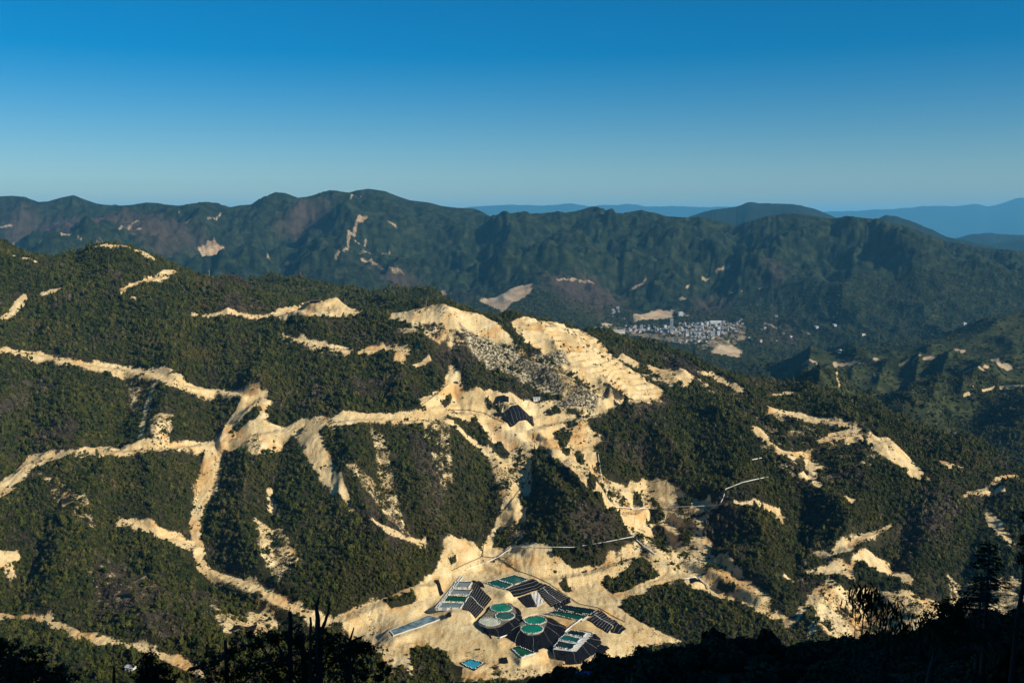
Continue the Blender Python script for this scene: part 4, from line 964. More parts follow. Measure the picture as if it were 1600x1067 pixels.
def pond_thing(u, v, z, label, cat='pond', name='leaching_pond', group=None):
    o = empty(name, (0, 0, 0)); tag(o, label, cat, group); return o
t = pond_thing(712, 929, Z_CELL, 'bank of four narrow rectangular ponds, grey ones and one dark green, beside a pale channel', 'pond')
for P, wm, wl_ in zip(CELLS, (W_GREY, W_GREY, W_GREEN, W_GREY), ('grey water', 'dull grey water', 'dark green water', 'pale grey water')):
    basin(t, outline(P, Z_CELL + .6), Z_CELL + .1, wm, True, M_CONC, wl_)
t = pond_thing(0, 0, 0, 'long pale concrete channel running down the left of the four narrow ponds', 'channel', 'concrete_channel')
mb = MB()
a_, b_ = on_plane(726, 894, Z_CELL + .9), on_plane(682, 949, Z_CELL + .9); d_v = (b_ - a_).normalized(); nn = Vector((-d_v.y, d_v.x, 0))
for off, w_, hh in ((-1.1, .5, 1.0), (1.1, .5, 1.0)):
    q = [a_ + nn * (off - w_ / 2), a_ + nn * (off + w_ / 2), b_ + nn * (off + w_ / 2), b_ + nn * (off - w_ / 2)]
    q = ccw(q); lo = [p - Vector((0, 0, 2.2)) for p in q]; band(mb, lo, q); mb.poly(q)
mb.build('side_wall', M_CONC, t)
mb = MB(); q = ccw([a_ + nn * -.85 - Vector((0, 0, .6)), a_ + nn * .85 - Vector((0, 0, .6)), b_ + nn * .85 - Vector((0, 0, .6)), b_ + nn * -.85 - Vector((0, 0, .6))]); mb.poly(q); mb.build('channel_floor', M_CONC, t)
t = pond_thing(0, 0, 0, 'pair of bright teal diamond-shaped ponds highest in the pond field', 'pond')
for P in TEAL: basin(t, outline(P, Z_TEAL + .6), Z_TEAL + .1, W_DEEP, True, M_RIM)
t = pond_thing(0, 0, 0, 'pair of long dark green ponds at the right of the pond field', 'pond')
basin(t, outline(LONG[0], Z_LONG + .6), Z_LONG + .1, W_DARK, True, M_LINER, None, 1.3, .88); basin(t, outline(LONG[1], Z_LONG + .6), Z_LONG + .1, W_GREEN, True, M_RIM, None, 1.2, .88)
t = pond_thing(0, 0, 0, 'small lozenge pond of green water under the black embankment, lowest of the dark-lined ponds', 'pond')
basin(t, outline(SMALL[0], Z_SMALL + .6), Z_SMALL + .1, W_GREEN, True, M_CONC, None, .9, .9)
t = pond_thing(0, 0, 0, 'long mottled blue-grey pond half dried out at the left of the pond field', 'pond')
basin(t, outline(FLAT_L[0], Z_FLAT + .6), Z_FLAT + .1, W_SLICK, False, M_CONC, None, .6, .93)
t = pond_thing(0, 0, 0, 'small bright blue pond with a white dotted rim near the foot of the slope', 'pond')
basin(t, outline(BLUE[0], Z_BLUE + .6), Z_BLUE + .1, W_BLUE, True, M_LINER, None, .8, .9)
# round ponds on their embankments
t = pond_thing(0, 0, 0, 'black lined mound carrying three round ponds, one green, one milky and one pale cream', 'pond mound', 'pond_mound')
mound(t, [(750,967),(762,955),(769,945),(786,941),(801,945),(807,955),(803,966),(790,973),(780,980),(762,982),(750,976)], [(747,970),(766,943),(800,942),(813,949),(818,962),(814,976),(807,986),(795,992),(781,998),(768,996),(758,985)], Z_R3, 3.4, top_mat=M_DUST)
for (c_, ru, rv, wm, lb) in (((783, 950), 16, 6.2, W_TEAL, 'green water'), ((789, 962.5), 14, 5.6, W_DEEP, 'milky teal water'), ((765, 971.5), 15, 5.8, W_MILK, 'pale cream sediment')):
    basin(t, outline(ell(*c_, ru, rv, 26), Z_R3 + 3.5), Z_R3 + 3.45, wm, True, M_RIM, lb, .6, .93, 1.1)
t = pond_thing(0, 0, 0, 'large black lined mound carrying two round emerald green ponds', 'pond mound', 'pond_mound')
mound(t, [(813,985),(812,976),(819,967),(832,961),(850,962),(856,969),(851,981),(843,991),(826,993)], [(781,998),(812,972),(845,961),(867,965),(887,980),(873,1001),(861,1009),(845,1018),(832,1018),(808,1009),(793,1002)], Z_R2, 4.6, top_mat=M_DUST)
for (c_, ru, rv) in (((836, 969.5), 16, 6.2), ((831, 983), 16.5, 6.6)):
    basin(t, outline(ell(*c_, ru, rv, 26), Z_R2 + 4.7), Z_R2 + 4.65, W_TEAL, True, M_RIM, None, .6, .93, 1.1)
t = pond_thing(0, 0, 0, 'high black lined embankment with three dark rectangular ponds on its flat top', 'pond mound', 'pond_mound')
mound(t, [(889,983.5),(926,988.5),(900,1018),(864,1014)], [(880,990),(925,984),(944,1001),(934,1022),(912,1036),(886,1038),(870,1030),(857,1016)], Z_FR, 4.6, top_mat=M_CONC)
for P, wm in (([(884,990),(893,985),(916,989.5),(910,995)], W_DARK), ([(874,999.5),(882,993),(907,998),(901,1004)], W_DEEP), ([(867,1010.5),(873,1002.5),(899,1007),(892,1014.5)], W_DARK)):
    basin(t, outline(P, Z_FR + 4.7), Z_FR + 4.65, wm, True, M_CONC, None, .6, .93, 1.1)
for k_ in range(7):
    a0 = on_plane(897 + 4.3 * k_ - 5, 1017 - 4.6 * k_, Z_FR + 5.2); b0 = on_plane(897 + 4.3 * k_ + 2, 1014 - 4.0 * k_, Z_FR + 5.2)
    mb = MB(); mb.tube([a0, b0, b0 + Vector((2.5, 1.0, .2))], .14, 5); mb.build('standpipe', M_WHITE, t)
# ribbed sheets
def sheet(label, q, nu, nv, ropes, cross=0, name='black_liner_sheet', cat='liner sheet', mat=None, lift=.4):
    o = pond_thing(0, 0, 0, label, cat, name); drape(o, q, nu, nv, mat or M_LINER, 'sheet', lift, ropes, cross); return o
sheet('black ribbed liner slope beside the four narrow ponds, a white pipe across it', [(741,911),(768,936),(743,966),(722,952)], 10, 10, 9, 1)
sheet('upper black ribbed liner sheet just below the teal diamond ponds', [(832,904.5),(855,914),(803,932.5),(789,921)][::1], 10, 12, 4, 0)
sheet('broad black ribbed liner sheet to the right of the pale slab', [(856,914.5),(890,935),(862,948),(840,923)], 12, 10, 11, 1)
sheet('small black ribbed liner sheet to the left of the pale slab', [(809,934.5),(829,928),(837,948),(824,949)], 8, 8, 5, 0)
sheet('pale bare slab lying between two black liner sheets', [(829.5,928.5),(840,925),(850.5,941),(839,948)], 5, 8, 0, 0, 'pale_slab', 'slab', M_CONC)
sheet('black ribbed liner slope at the right end of the long dark ponds', [(939,954.5),(964,971),(950,989),(917,968.5)], 10, 10, 8, 1)
sheet('dark crumpled liner hanging off the end of the right-hand ribbed slope', [(962,972),(978,982),(969,990),(955,988)], 5, 5, 2, 0)
sheet('flat black rectangular cover beside the high black embankment', [(939,1008),(952.5,1013),(940,1026),(927,1018)], 5, 5, 0, 0, 'black_cover', 'cover')
sheet('narrow crumpled dark tarpaulin on the sand left of the concrete channel', [(679,907),(685,906),(693,927),(688,931)], 3, 8, 0, 0, 'dark_tarpaulin', 'tarpaulin')
sheet('small black bundle lying on the sand under the four narrow ponds', [(699,960),(704,958.5),(705.5,963),(697,966.5)], 3, 3, 0, 0, 'dark_tarpaulin', 'tarpaulin', None, 1.2)
sheet('dark tarpaulin half hidden by scrub at the lower left, beside a pale bank', [(372,978),(402,976),(396,989),(358,986)], 8, 5, 0, 0, 'dark_tarpaulin', 'tarpaulin', None, .8)
sheet('large black covered tank at the head of the central gully', UPPER[:3] + [(797,668)], 10, 6, 8, 0, 'black_cover', 'cover', None, 1.5)
sheet('narrow black strip cover just above the large black tank cover', [(772,647),(790,646),(790.5,650.5),(772,651)], 5, 3, 0, 0, 'black_cover', 'cover', None, 1.2)
sheet('uppermost black cover on the sandy bank at the head of the gully', [(776,622),(795,622),(795,629),(771,632)], 5, 4, 0, 0, 'black_cover', 'cover', None, 1.5)
sheet('small black lined pit on a sandy shelf right of the ponds, reached by the track', [(1078,905),(1094,907),(1099,913),(1078,911)], 6, 4, 0, 0, 'black_lined_pit', 'pit')
sheet('brown tarpaulin on the sand at the right of the small blue pond', [(782,1029),(792,1028),(794,1036),(780,1036)], 4, 4, 0, 0, 'dark_tarpaulin', 'tarpaulin', None, .6)
sheet('narrow black ribbed strip between the broad sheet and the long dark ponds', [(866,941),(889,934),(892,941),(868,951)], 8, 3, 5, 0)
sheet('black liner apron draped under the left side of the three-pond mound', [(748,966),(757,962),(768,998),(757,986)], 4, 6, 2, 0)
sheet('black liner flap above the upper end of the ribbed slope by the narrow ponds', [(738,907),(751,909),(757,918),(743,915)], 4, 4, 0, 0)
# hoses and pipes over the ground
def pipe(label, pts, rad, mat, name='pipe', cat='pipe', lift=.5):
    W_ = []
    for (a, b) in zip(pts[:-1], pts[1:]):
        k = max(2, int(math.hypot(b[0] - a[0], b[1] - a[1]) / 5))
        for q in range(k): W_.append(ground_at(a[0] + (b[0] - a[0]) * q / k, a[1] + (b[1] - a[1]) * q / k))
    W_.append(ground_at(*pts[-1])); Z_ = [ground_z(p.x, p.y) for p in W_]
    mb = MB(); mb.tube([(p.x, p.y, z + lift + rad) for p, z in zip(W_, Z_)], rad, 6)
    return tag(mb.build(name, mat), label, cat)
pipe('white pipe crossing the dark scrub spur above the ponds and down to them', [(990,841),(950,849),(895,858),(860,857.5),(812,855.5),(800,858),(780,872),(752,885),(728,893)], .3, M_WHITE, lift=1.6)
pipe('white pipe curving through the scrub on the right, above the sandy bank', [(1200,750),(1180,754),(1159,759),(1134,769),(1130,783),(1124,794),(1090,796),(1053,797),(1000,799),(957,797)], .33, M_WHITE, lift=3.0)
pipe('thin pale pipe running straight down the sandy slope to the right-hand pipe', [(934,707),(937,730),(942,758),(952,791)], .26, M_WHITE, lift=1.0)
pipe('short pale pipe standing in the dark scrub above the curving pipe', [(1175,722),(1190,719)], .4, M_WHITE, lift=2.2)
pipe('white pipe climbing from the spur end past the sandy shelf', [(990,841),(1004,853),(1024,868)], .4, M_WHITE, lift=.8)
pipe('pale pipe arcing over the sand by the black lined pit', [(1068,906),(1088,903),(1104,914),(1108,922)], .4, M_WHITE, lift=.8)
pipe('black hose running down the central gully to the pond field', [(832,672),(835,690),(834,718),(826,745),(810,768),(790,795),(770,815),(756,840),(755,858),(754,870),(738,877),(722,884),(706,892)], .26, M_LINER, 'hose', 'hose', .3)
pipe('thin black hose following the track edge above the black liner sheets', [(752,870),(778,872),(808,892),(832,900),(858,912),(880,928),(905,944),(935,950),(956,962),(976,972)], .26, M_LINER, 'hose', 'hose', .3)
pipe('thin dark hose across the sandy clearing above the central gully', [(655,636),(672,624),(700,601)], .26, M_LINER, 'hose', 'hose', .3)
pipe('dark hose lying along the sandy clearing left of the black tank cover', [(700,641),(730,641),(757,646),(785,660)], .26, M_LINER, 'hose', 'hose', .3)
pipe('pale ditch pipe between the long dark ponds and the high embankment', [(909,969),(893,980),(878,993),(862,1012)], .55, M_WHITE, lift=.8)
pipe('pale kerb pipe along the foot of the two-pond mound', [(781,998),(795,993),(806,990)], .5, M_WHITE, lift=.6)
# ------------------------------------------------------------------ small things on the hillside
M_YEL = plain('yellow_machine_paint', (0.50, 0.28, 0.03), 0.5, 0.2, 1.5); M_STEEL = plain('dark_steel', (0.06, 0.055, 0.05), 0.6, 0.3, 2.0)
M_TIMB = plain('weathered_timber', (0.10, 0.075, 0.05), 0.9, 0.3, 2.0); M_TIN = plain('grey_tin', (0.32, 0.33, 0.34), 0.5, 0.15, 1.0); M_GLASS = plain('dark_glass', (0.03, 0.04, 0.05), 0.15, 0.1)
def part_box(name, c, s, rz, mat, parent, bev=0.0):
    mb = MB(); mb.box(c, s, rz); return mb.build(name, mat, parent)
def digger(u, v, rz, label):
    p = ground_at(u, v); o = empty('excavator', p); tag(o, label, 'excavator'); o.rotation_euler[2] = rz; o.scale = (1.15,) * 3
    for sy in (-1, 1):
        mb = MB(); ring_ = [(-1.9, 0, .1), (-2.2, 0, .45), (-1.9, 0, .85), (1.9, 0, .85), (2.2, 0, .45), (1.9, 0, .1)]
        A_ = [Vector((a, sy * 1.25 - .3, c)) for a, b, c in ring_]; B_ = [Vector((a, sy * 1.25 + .3, c)) for a, b, c in ring_]
        band(mb, A_, B_); mb.poly(A_[::-1]); mb.poly(B_); mb.build('track', M_STEEL, o)
    part_box('body', (-.5, 0, 1.65), (3.1, 2.6, 1.1), 0, M_YEL, o); c = part_box('cab', (.55, .75, 2.2), (1.3, 1.0, 1.5), 0, M_YEL, o)
    part_box('window', (.55, .75, 2.4), (1.34, 1.04, .8), 0, M_GLASS, c); part_box('counterweight', (-2.2, 0, 1.7), (.6, 2.5, 1.0), 0, M_STEEL, o)
    mb = MB(); mb.tube([(1.0, -.3, 1.9), (3.0, -.3, 4.2), (4.4, -.3, 3.9)], [.28, .25, .2], 6); mb.build('boom', M_YEL, o)
    mb = MB(); mb.tube([(4.2, -.3, 4.1), (5.3, -.3, 1.6)], [.2, .15], 6); mb.build('arm', M_YEL, o)
    mb = MB(); mb.poly([(5.0, -.9, 1.7), (5.0, .3, 1.7), (5.9, .3, 1.2), (5.9, -.9, 1.2)]); mb.poly([(5.9, -.9, 1.2), (5.9, .3, 1.2), (5.2, .3, .5), (5.2, -.9, .5)]); mb.build('bucket', M_STEEL, o)
    return o
digger(918, 542, 2.6, 'small excavator working on the terraced cut at the top of the hill')
def shed(u, v, w, d, h, rz, label, wall, roof, name='shed', cat='shed', z=None, openfront=False):
    p = ground_at(u, v); o = empty(name, p if z is None else (p.x, p.y, z)); tag(o, label, cat); o.rotation_euler[2] = rz
    mb = MB(); t_ = .2
    mb.box((0, d / 2, h / 2 - .6), (w, t_, h + 1.2)); mb.box((-w / 2, 0, h / 2 - .6), (t_, d - t_ - .01, h + 1.2)); mb.box((w / 2, 0, h / 2 - .6), (t_, d - t_ - .01, h + 1.2))
    if not openfront: mb.box((0, -d / 2, h / 2 - .6), (w, t_, h + 1.2))
    mb.build('wall', wall, o)
    mb = MB(); e = .5
    mb.poly([(-w/2-e, -d/2-e, h + .05), (w/2+e, -d/2-e, h + .05), (w/2+e, 0, h + d * .22), (-w/2-e, 0, h + d * .22)])
    mb.poly([(-w/2-e, 0, h + d * .22), (w/2+e, 0, h + d * .22), (w/2+e, d/2+e, h + .05), (-w/2-e, d/2+e, h + .05)])
    mb.poly([(-w/2-e, -d/2-e, h + .05), (-w/2-e, 0, h + d * .22), (-w/2-e, d/2+e, h + .05)]); mb.poly([(w/2+e, -d/2-e, h + .05), (w/2+e, d/2+e, h + .05), (w/2+e, 0, h + d * .22)])
    mb.build('roof', roof, o)
    if not openfront:
        part_box('door', (w * .2, -d / 2 - .12, 1.0), (1.0, .08, 2.0), 0, M_TIMB, o); part_box('window', (-w * .22, -d / 2 - .12, 1.4), (1.2, .08, .9), 0, M_GLASS, o)
    return o
shed(492, 474, 12, 5, 3.0, .1, 'low dark open-fronted hut on the sandy knoll at the crest', M_TIMB, M_STEEL, 'hut', 'hut', None, True)
shed(664, 480, 3.5, 3, 2.6, .3, 'tiny dark hut at the very top of the pale dome', M_TIMB, M_STEEL, 'hut', 'hut')
shed(205, 1047, 6.5, 4.5, 2.8, -.3, 'small white-walled shed beside the pale track at the lower left', M_WHITE, M_TIN)
shed(838, 625, 7, 4, 2.4, .2, 'grey tin-roofed shelter under the orange bank at the head of the gully', M_CONC, M_TIN, 'shelter', 'shelter')
M_BLUE = plain('blue_sheet', (0.03, 0.12, 0.30), .5, .2, 1.0)
def pole(u, v, h, label, arms=1, name='utility_pole', dark=False):
    p = ground_at(u, v); o = empty(name, p); tag(o, label, 'pole')
    mb = MB(); mb.tube([(0, 0, -1), (0, 0, h)], [.22, .14], 6); mb.build('pole', M_TIMB if dark else M_CONC, o)
    for k in range(arms):
        mb = MB(); mb.box((0, 0, h - .6 - 1.1 * k), (2.4, .16, .16)); mb.build('crossarm', M_STEEL, o)
    return o
pole(327, 430, 12, 'thin pale mast standing out of the scrub on the left hill crest', 1)
pole(501, 474, 6, 'short dark pole beside the hut on the sandy knoll', 1, dark=True)
pole(666, 478, 7, 'short pole beside the tiny hut on top of the dome', 1)
pole(714, 510, 7, 'thin pole standing on the bright flank of the dome', 0)
pole(780, 640, 9, 'thin pale pole on the sandy clearing left of the tank cover', 1)
pole(1318, 600, 9, 'pale pole on the ribbed green hill across the side valley', 0)
# ------------------------------------------------------------------ the valley town
WALLS = [plain('white_render', (0.34, 0.36, 0.38), .85, .12, .3), plain('grey_render', (0.25, 0.26, 0.27), .9, .12, .3), plain('pinkish_tile', (0.45, 0.36, 0.32), .8, .12, .3), plain('cream_render', (0.52, 0.47, 0.37), .85, .12, .3)]
ROOFS = [plain('concrete_roof', (0.30, 0.30, 0.30), .9, .2, .3), plain('brown_tile_roof', (0.13, 0.085, 0.065), .8, .2, .3), plain('blue_tin_roof', (0.05, 0.16, 0.36), .5, .15, .3), plain('white_tin_roof', (0.42, 0.46, 0.5), .5, .1, .3)]
def house_mesh(w, d, h, wall, roof, gable, seed):
    r_ = random.Random(seed); mb = MB(); mb.box((0, 0, h / 2 - 1.5), (w, d, h + 3), 0, 0)
    if gable:
        e = .6; zt = h + w * .28
        mb.poly([(-w/2-e, -d/2-e, h), (-w/2-e, d/2+e, h), (0, d/2+e, zt), (0, -d/2-e, zt)][::-1], 1); mb.poly([(w/2+e, -d/2-e, h), (w/2+e, d/2+e, h), (0, d/2+e, zt), (0, -d/2-e, zt)], 1)
        mb.poly([(-w/2, -d/2 - .02, h), (w/2, -d/2 - .02, h), (0, -d/2 - .02, zt - .2)], 0); mb.poly([(w/2, d/2 + .02, h), (-w/2, d/2 + .02, h), (0, d/2 + .02, zt - .2)], 0)
    else:
        mb.box((0, 0, h + .15), (w + .5, d + .5, .28), 0, 1)
        for sx, sy, lx, ly in ((0, -1, w + .5, .2), (0, 1, w + .5, .2), (-1, 0, .2, d), (1, 0, .2, d)): mb.box((sx * w / 2, sy * d / 2, h + .7), (lx, ly, .8), 0, 0)
        mb.box((w * .2, d * .2, h + 1.4), (w * .35, d * .35, 2.2), 0, 0)
    for fl in range(max(1, int(h // 3.2))):
        for k in range(3):
            z = 1.9 + fl * 3.2; xx = (k - 1) * w * .3
            mb.box((xx, -d / 2 - .03, z), (1.5, .1, 1.5), 0, 2)
            mb.box((-w / 2 - .03, (k - 1) * d * .3, z), (.1, 1.3, 1.5), 0, 2); mb.box((w / 2 + .03, (k - 1) * d * .3, z), (.1, 1.3, 1.5), 0, 2)
    me = bpy.data.meshes.new('house'); me.from_pydata(mb.v, [], mb.f)
    for mt in (wall, roof, M_GLASS): me.materials.append(mt)
    me.polygons.foreach_set('material_index', mb.m); me.update(); return me
KINDS = [(house_mesh(10, 9, 7.0, WALLS[0], ROOFS[0], False, 1), 'white flat-roofed house'), (house_mesh(9, 11, 6.4, WALLS[1], ROOFS[1], True, 2), 'grey brown-roofed house'),
         (house_mesh(12, 9, 9.8, WALLS[2], ROOFS[0], False, 3), 'pinkish flat-roofed block'), (house_mesh(8, 8, 6.4, WALLS[0], ROOFS[3], True, 4), 'small white gabled house'),
         (house_mesh(13, 10, 12.5, WALLS[0], ROOFS[0], False, 5), 'tall white block'), (house_mesh(11, 8, 6.4, WALLS[3], ROOFS[1], True, 6), 'cream brown-roofed house')]
rr = random.Random(5); placed = []
def in_poly(u, v, P):
    c = False
    for k in range(len(P)):
        (ax, ay), (bx, by) = P[k], P[(k + 1) % len(P)]
        if (ay > v) != (by > v) and u < (bx - ax) * (v - ay) / (by - ay) + ax: c = not c
    return c
def put_house(u, v, k, label, group, rz=None, sc=1.0):
    p = hit(u - 12, v, 1750, 3500)
    if p is None: return None
    for q in placed:
        if (q - p.xy).length < 6.8: return None
    placed.append(p.xy); o = bpy.data.objects.new('house', KINDS[k][0]); COL.objects.link(o); o.location = p; o.rotation_euler[2] = rr.uniform(-.6, .6) if rz is None else rz
    o.scale = (sc * rr.uniform(.85, 1.35), sc * rr.uniform(.85, 1.3), sc * rr.uniform(.55, .95)); return tag(o, label, 'house', group)
TOWN = [([(1165,515),(1260,505),(1300,515),(1240,535),(1160,535)], 7, 'scattered in the trees right of the valley town', 'scattered houses right of the valley town'),
        ([(1050,512),(1075,506),(1110,504),(1142,503),(1160,508),(1150,520),(1130,528),(1105,532),(1082,526),(1055,522)], 150, 'packed in the middle of the valley town', 'houses in the middle of the valley town'),
        ([(990,508),(1040,508),(1046,520),(1000,521),(985,516)], 34, 'in the left part of the valley town', 'houses in the left part of the valley town'),
        ([(935,514),(960,512),(985,518),(985,522),(945,522)], 15, 'at the far left end of the valley town', 'houses at the far left end of the valley town'),
        ([(1148,512),(1172,500),(1180,504),(1160,520)], 10, 'along the valley road at the right end of the town', 'houses at the right end of the valley town'),
        ([(968,482),(985,490),(990,500),(965,500)], 6, 'on the slope above the left end of the valley town', 'houses above the left end of the valley town'),
        ([(1090,532),(1130,528),(1120,538),(1060,536),(1045,530)], 22, 'below the middle of the valley town', 'houses below the valley town')]
for P, n_, where, grp in TOWN:
    us = [p[0] for p in P]; vs_ = [p[1] for p in P]; c_ = 0; tries = 0
    while c_ < n_ and tries < n_ * 14:
        tries += 1; u, v = rr.uniform(min(us), max(us)), rr.uniform(min(vs_), max(vs_))
        if not in_poly(u, v, P): continue
        k = rr.choices(range(6), (5, 2, 2, 3, 2, 2))[0]
        if put_house(u, v, k, '%s %s' % (KINDS[k][1], where), '%s, %s' % (KINDS[k][1], grp), sc=.6): c_ += 1
for u, v, k, lab in ((1225, 495, 0, 'lone white house on the wooded slope right of the town'), (1288, 512, 3, 'small white house low on the wooded slope, beside the dark spur'),
                     (1316, 509, 3, 'pale house at the wooded foot of the right-hand mountain'), (1275, 523, 3, 'white house among trees in the valley right of the town'),
                     (1324, 550, 3, 'white house on the shoulder of the ribbed green hill'), (1518, 507, 0, 'pale house on the skyline of the ribbed green hill'),
                     (1495, 658, 3, 'small white hut in the dark scrub at the edge of the shaded hollow'), (1360, 524, 5, 'pale house in the trees under the right-hand mountain'),
                     (1075, 493, 4, 'pale block on the slope just above the valley town'), (977, 483, 0, 'highest white house above the left end of the town')):
    if v == 658:
        p = ground_at(u, v); o = bpy.data.objects.new('hut', KINDS[3][0]); COL.objects.link(o); o.location = p; o.scale = (.5, .5, .55); tag(o, lab, 'hut')
    else: put_house(u, v, k, lab, None)
def hall(u, v, w, d, h, label, wall, roof, name='warehouse'):
    p = hit(u, v, 1750, 3500); o = empty(name, p); tag(o, label, 'building')
    part_box('wall', (0, 0, h / 2 - 1.5), (w, d, h + 3), 0, wall, o); mb = MB(); e = .8
    mb.poly([(-w/2-e, -d/2-e, h), (w/2+e, -d/2-e, h), (w/2+e, 0, h + 3), (-w/2-e, 0, h + 3)]); mb.poly([(-w/2-e, 0, h + 3), (w/2+e, 0, h + 3), (w/2+e, d/2+e, h), (-w/2-e, d/2+e, h)])
    mb.poly([(-w/2-e, -d/2-e, h), (-w/2-e, 0, h + 3), (-w/2-e, d/2+e, h)]); mb.poly([(w/2+e, -d/2-e, h), (w/2+e, d/2+e, h), (w/2+e, 0, h + 3)]); mb.build('roof', roof, o)
hall(1037, 519, 22, 16, 6, 'long low building with a bright blue roof left of the town centre', WALLS[0], ROOFS[2])
hall(960, 519.5, 60, 14, 5, 'long pale low building at the left end of the valley town', WALLS[3], ROOFS[0])
hall(1118, 505.5, 34, 12, 6, 'long pale building at the upper edge of the valley town', WALLS[3], ROOFS[3])
p = hit(1049, 518, 1750, 3500); o = empty('tower_block', p); tag(o, 'tall slim grey-green tower block standing above the left of the town', 'tower')
part_box('wall', (0, 0, 17), (9, 9, 38), 0, WALLS[1], o); part_box('roof', (0, 0, 36.6), (10, 10, 1), 0, ROOFS[0], o)
for k in range(9): part_box('window_band', (0, -4.55, 4 + 3.6 * k), (7.6, .1, 1.6), 0, M_GLASS, o)
# ------------------------------------------------------------------ the shaded slope the viewer stands on
RIM_U = [-400, 0, 500, 780, 860, 940, 1000, 1070, 1125, 1200, 1300, 1400, 1460, 1600, 1800]
RIM_V = [1190, 1165, 1150, 1110, 1076, 1056, 1034, 1022, 1010, 1012, 1020, 1020, 1005, 985, 960]
_rs = np.array([S_E(u, v)[0] for u, v in zip(RIM_U, RIM_V)]); _re = np.array([S_E(u, v)[1] for u, v in zip(RIM_U, RIM_V)])
RIM = 128.0
def near_z(x, y):
    x = np.asarray(x, float); y = np.asarray(y, float)
    yf = np.maximum(y, 8.0); s = np.clip(x / yf, -2.5, 2.5)
    e = np.interp(s, _rs, _re) + 0.12 * np.maximum(s - _rs[-1], 0) - 0.05 * np.maximum(_rs[0] - s, 0)
    zf = -10.0 * (1 - np.minimum(yf, RIM) / RIM) + np.minimum(yf, RIM) * e - 1.9 * np.maximum(y - RIM, 0)
    zb = -13.0 + 0.33 * x - 0.62 * np.minimum(y, 0)
    w = sstep(4, 34, y); z = zb * (1 - w) + zf * w
    z = z + 0.62 * np.maximum(x - 82, 0) + 0.0 * y  # unseen rise off to the right, steepened to keep the near slope in shade
    z = np.where(z > 190, 190 + (z - 190) * 0.12, z)
    d = np.sqrt(x * x * .6 + y * y)
    return z + 1.6 * fbm(x, y, 22, 4, 0.55, 5) * np.clip(d / 25 - .2, 0, 1)
gx = np.linspace(-330, 620, 300); gy = np.linspace(-520, 200, 240); GX, GY = np.meshgrid(gx, gy)
GZ = np.maximum(near_z(GX, GY), -330)
M_NEAR = terrain_material('near_slope_ground', False)
tag(np_mesh('near_slope', np.stack([GX.ravel(), GY.ravel(), GZ.ravel()], 1), grid_faces(240, 300), M_NEAR, smooth=True,
            attrs=dict(bare=np.full(GX.shape, -1.), brown=np.full(GX.shape, -.8), rock=np.full(GX.shape, -1.), grass=np.full(GX.shape, -1.))),
    'steep shaded slope dropping away below the viewpoint', kind='structure')
def nz(x, y): return float(near_z(x, y))
M_NLEAF = foliage_mat('near_leaves', [(0.25, (0.012, 0.020, 0.008)), (0.55, (0.025, 0.038, 0.012)), (0.9, (0.05, 0.06, 0.02))])
BUSH = [crown_mesh('bush_leaves_a', 60, M_NLEAF, 900, 1.0, .35, True), crown_mesh('bush_leaves_b', 61, M_NLEAF, 700, 1.2, .5, True)]
for me in BUSH:
    pass
def bush(u, y, r_, label, k=0):
    s = (u - 800) / F_PX; xx = s * y; o = empty('shrub', (xx, y, nz(xx, y) - .2)); tag(o, label, 'shrub'); o.scale = (r_, r_, r_ * 1.1); o.rotation_euler[2] = u
    c = bpy.data.objects.new('crown', BUSH[k]); COL.objects.link(c); c.parent = o
    t = bpy.data.objects.new('stem', TRUNK); COL.objects.link(t); t.parent = o; return c
b1 = bush(1100, 122, 1.7, 'black shaded shrub standing highest on the middle of the foreground rim', 0)
b2 = bush(1000, 120, 1.3, 'black shaded shrub at the left shoulder of the dark foreground slope', 1)
n = 5200; qy = np.sqrt(RNG.random(n) * (142 ** 2 - 25 ** 2) + 25 ** 2); qx = RNG.uniform(-.05, .62, n) * qy; ok = (qy > 100) | (RNG.random(n) < .35); qx, qy = qx[ok], qy[ok]
x, y, z = qx, qy, near_z(qx, qy); r = RNG.uniform(.5, 1.25, len(x)) * (1 + .45 * (RNG.random(len(x)) > .93)); pick = RNG.random(len(x))
scat('foreground_scrub', pick < .5, b1, 'black shaded scrub covering the near slope at the bottom right', 'scrub', 1.0)
scat('foreground_brush', pick >= .5, b2, 'shaded ragged brush along the rim of the dark foreground slope', 'brush', 1.0)

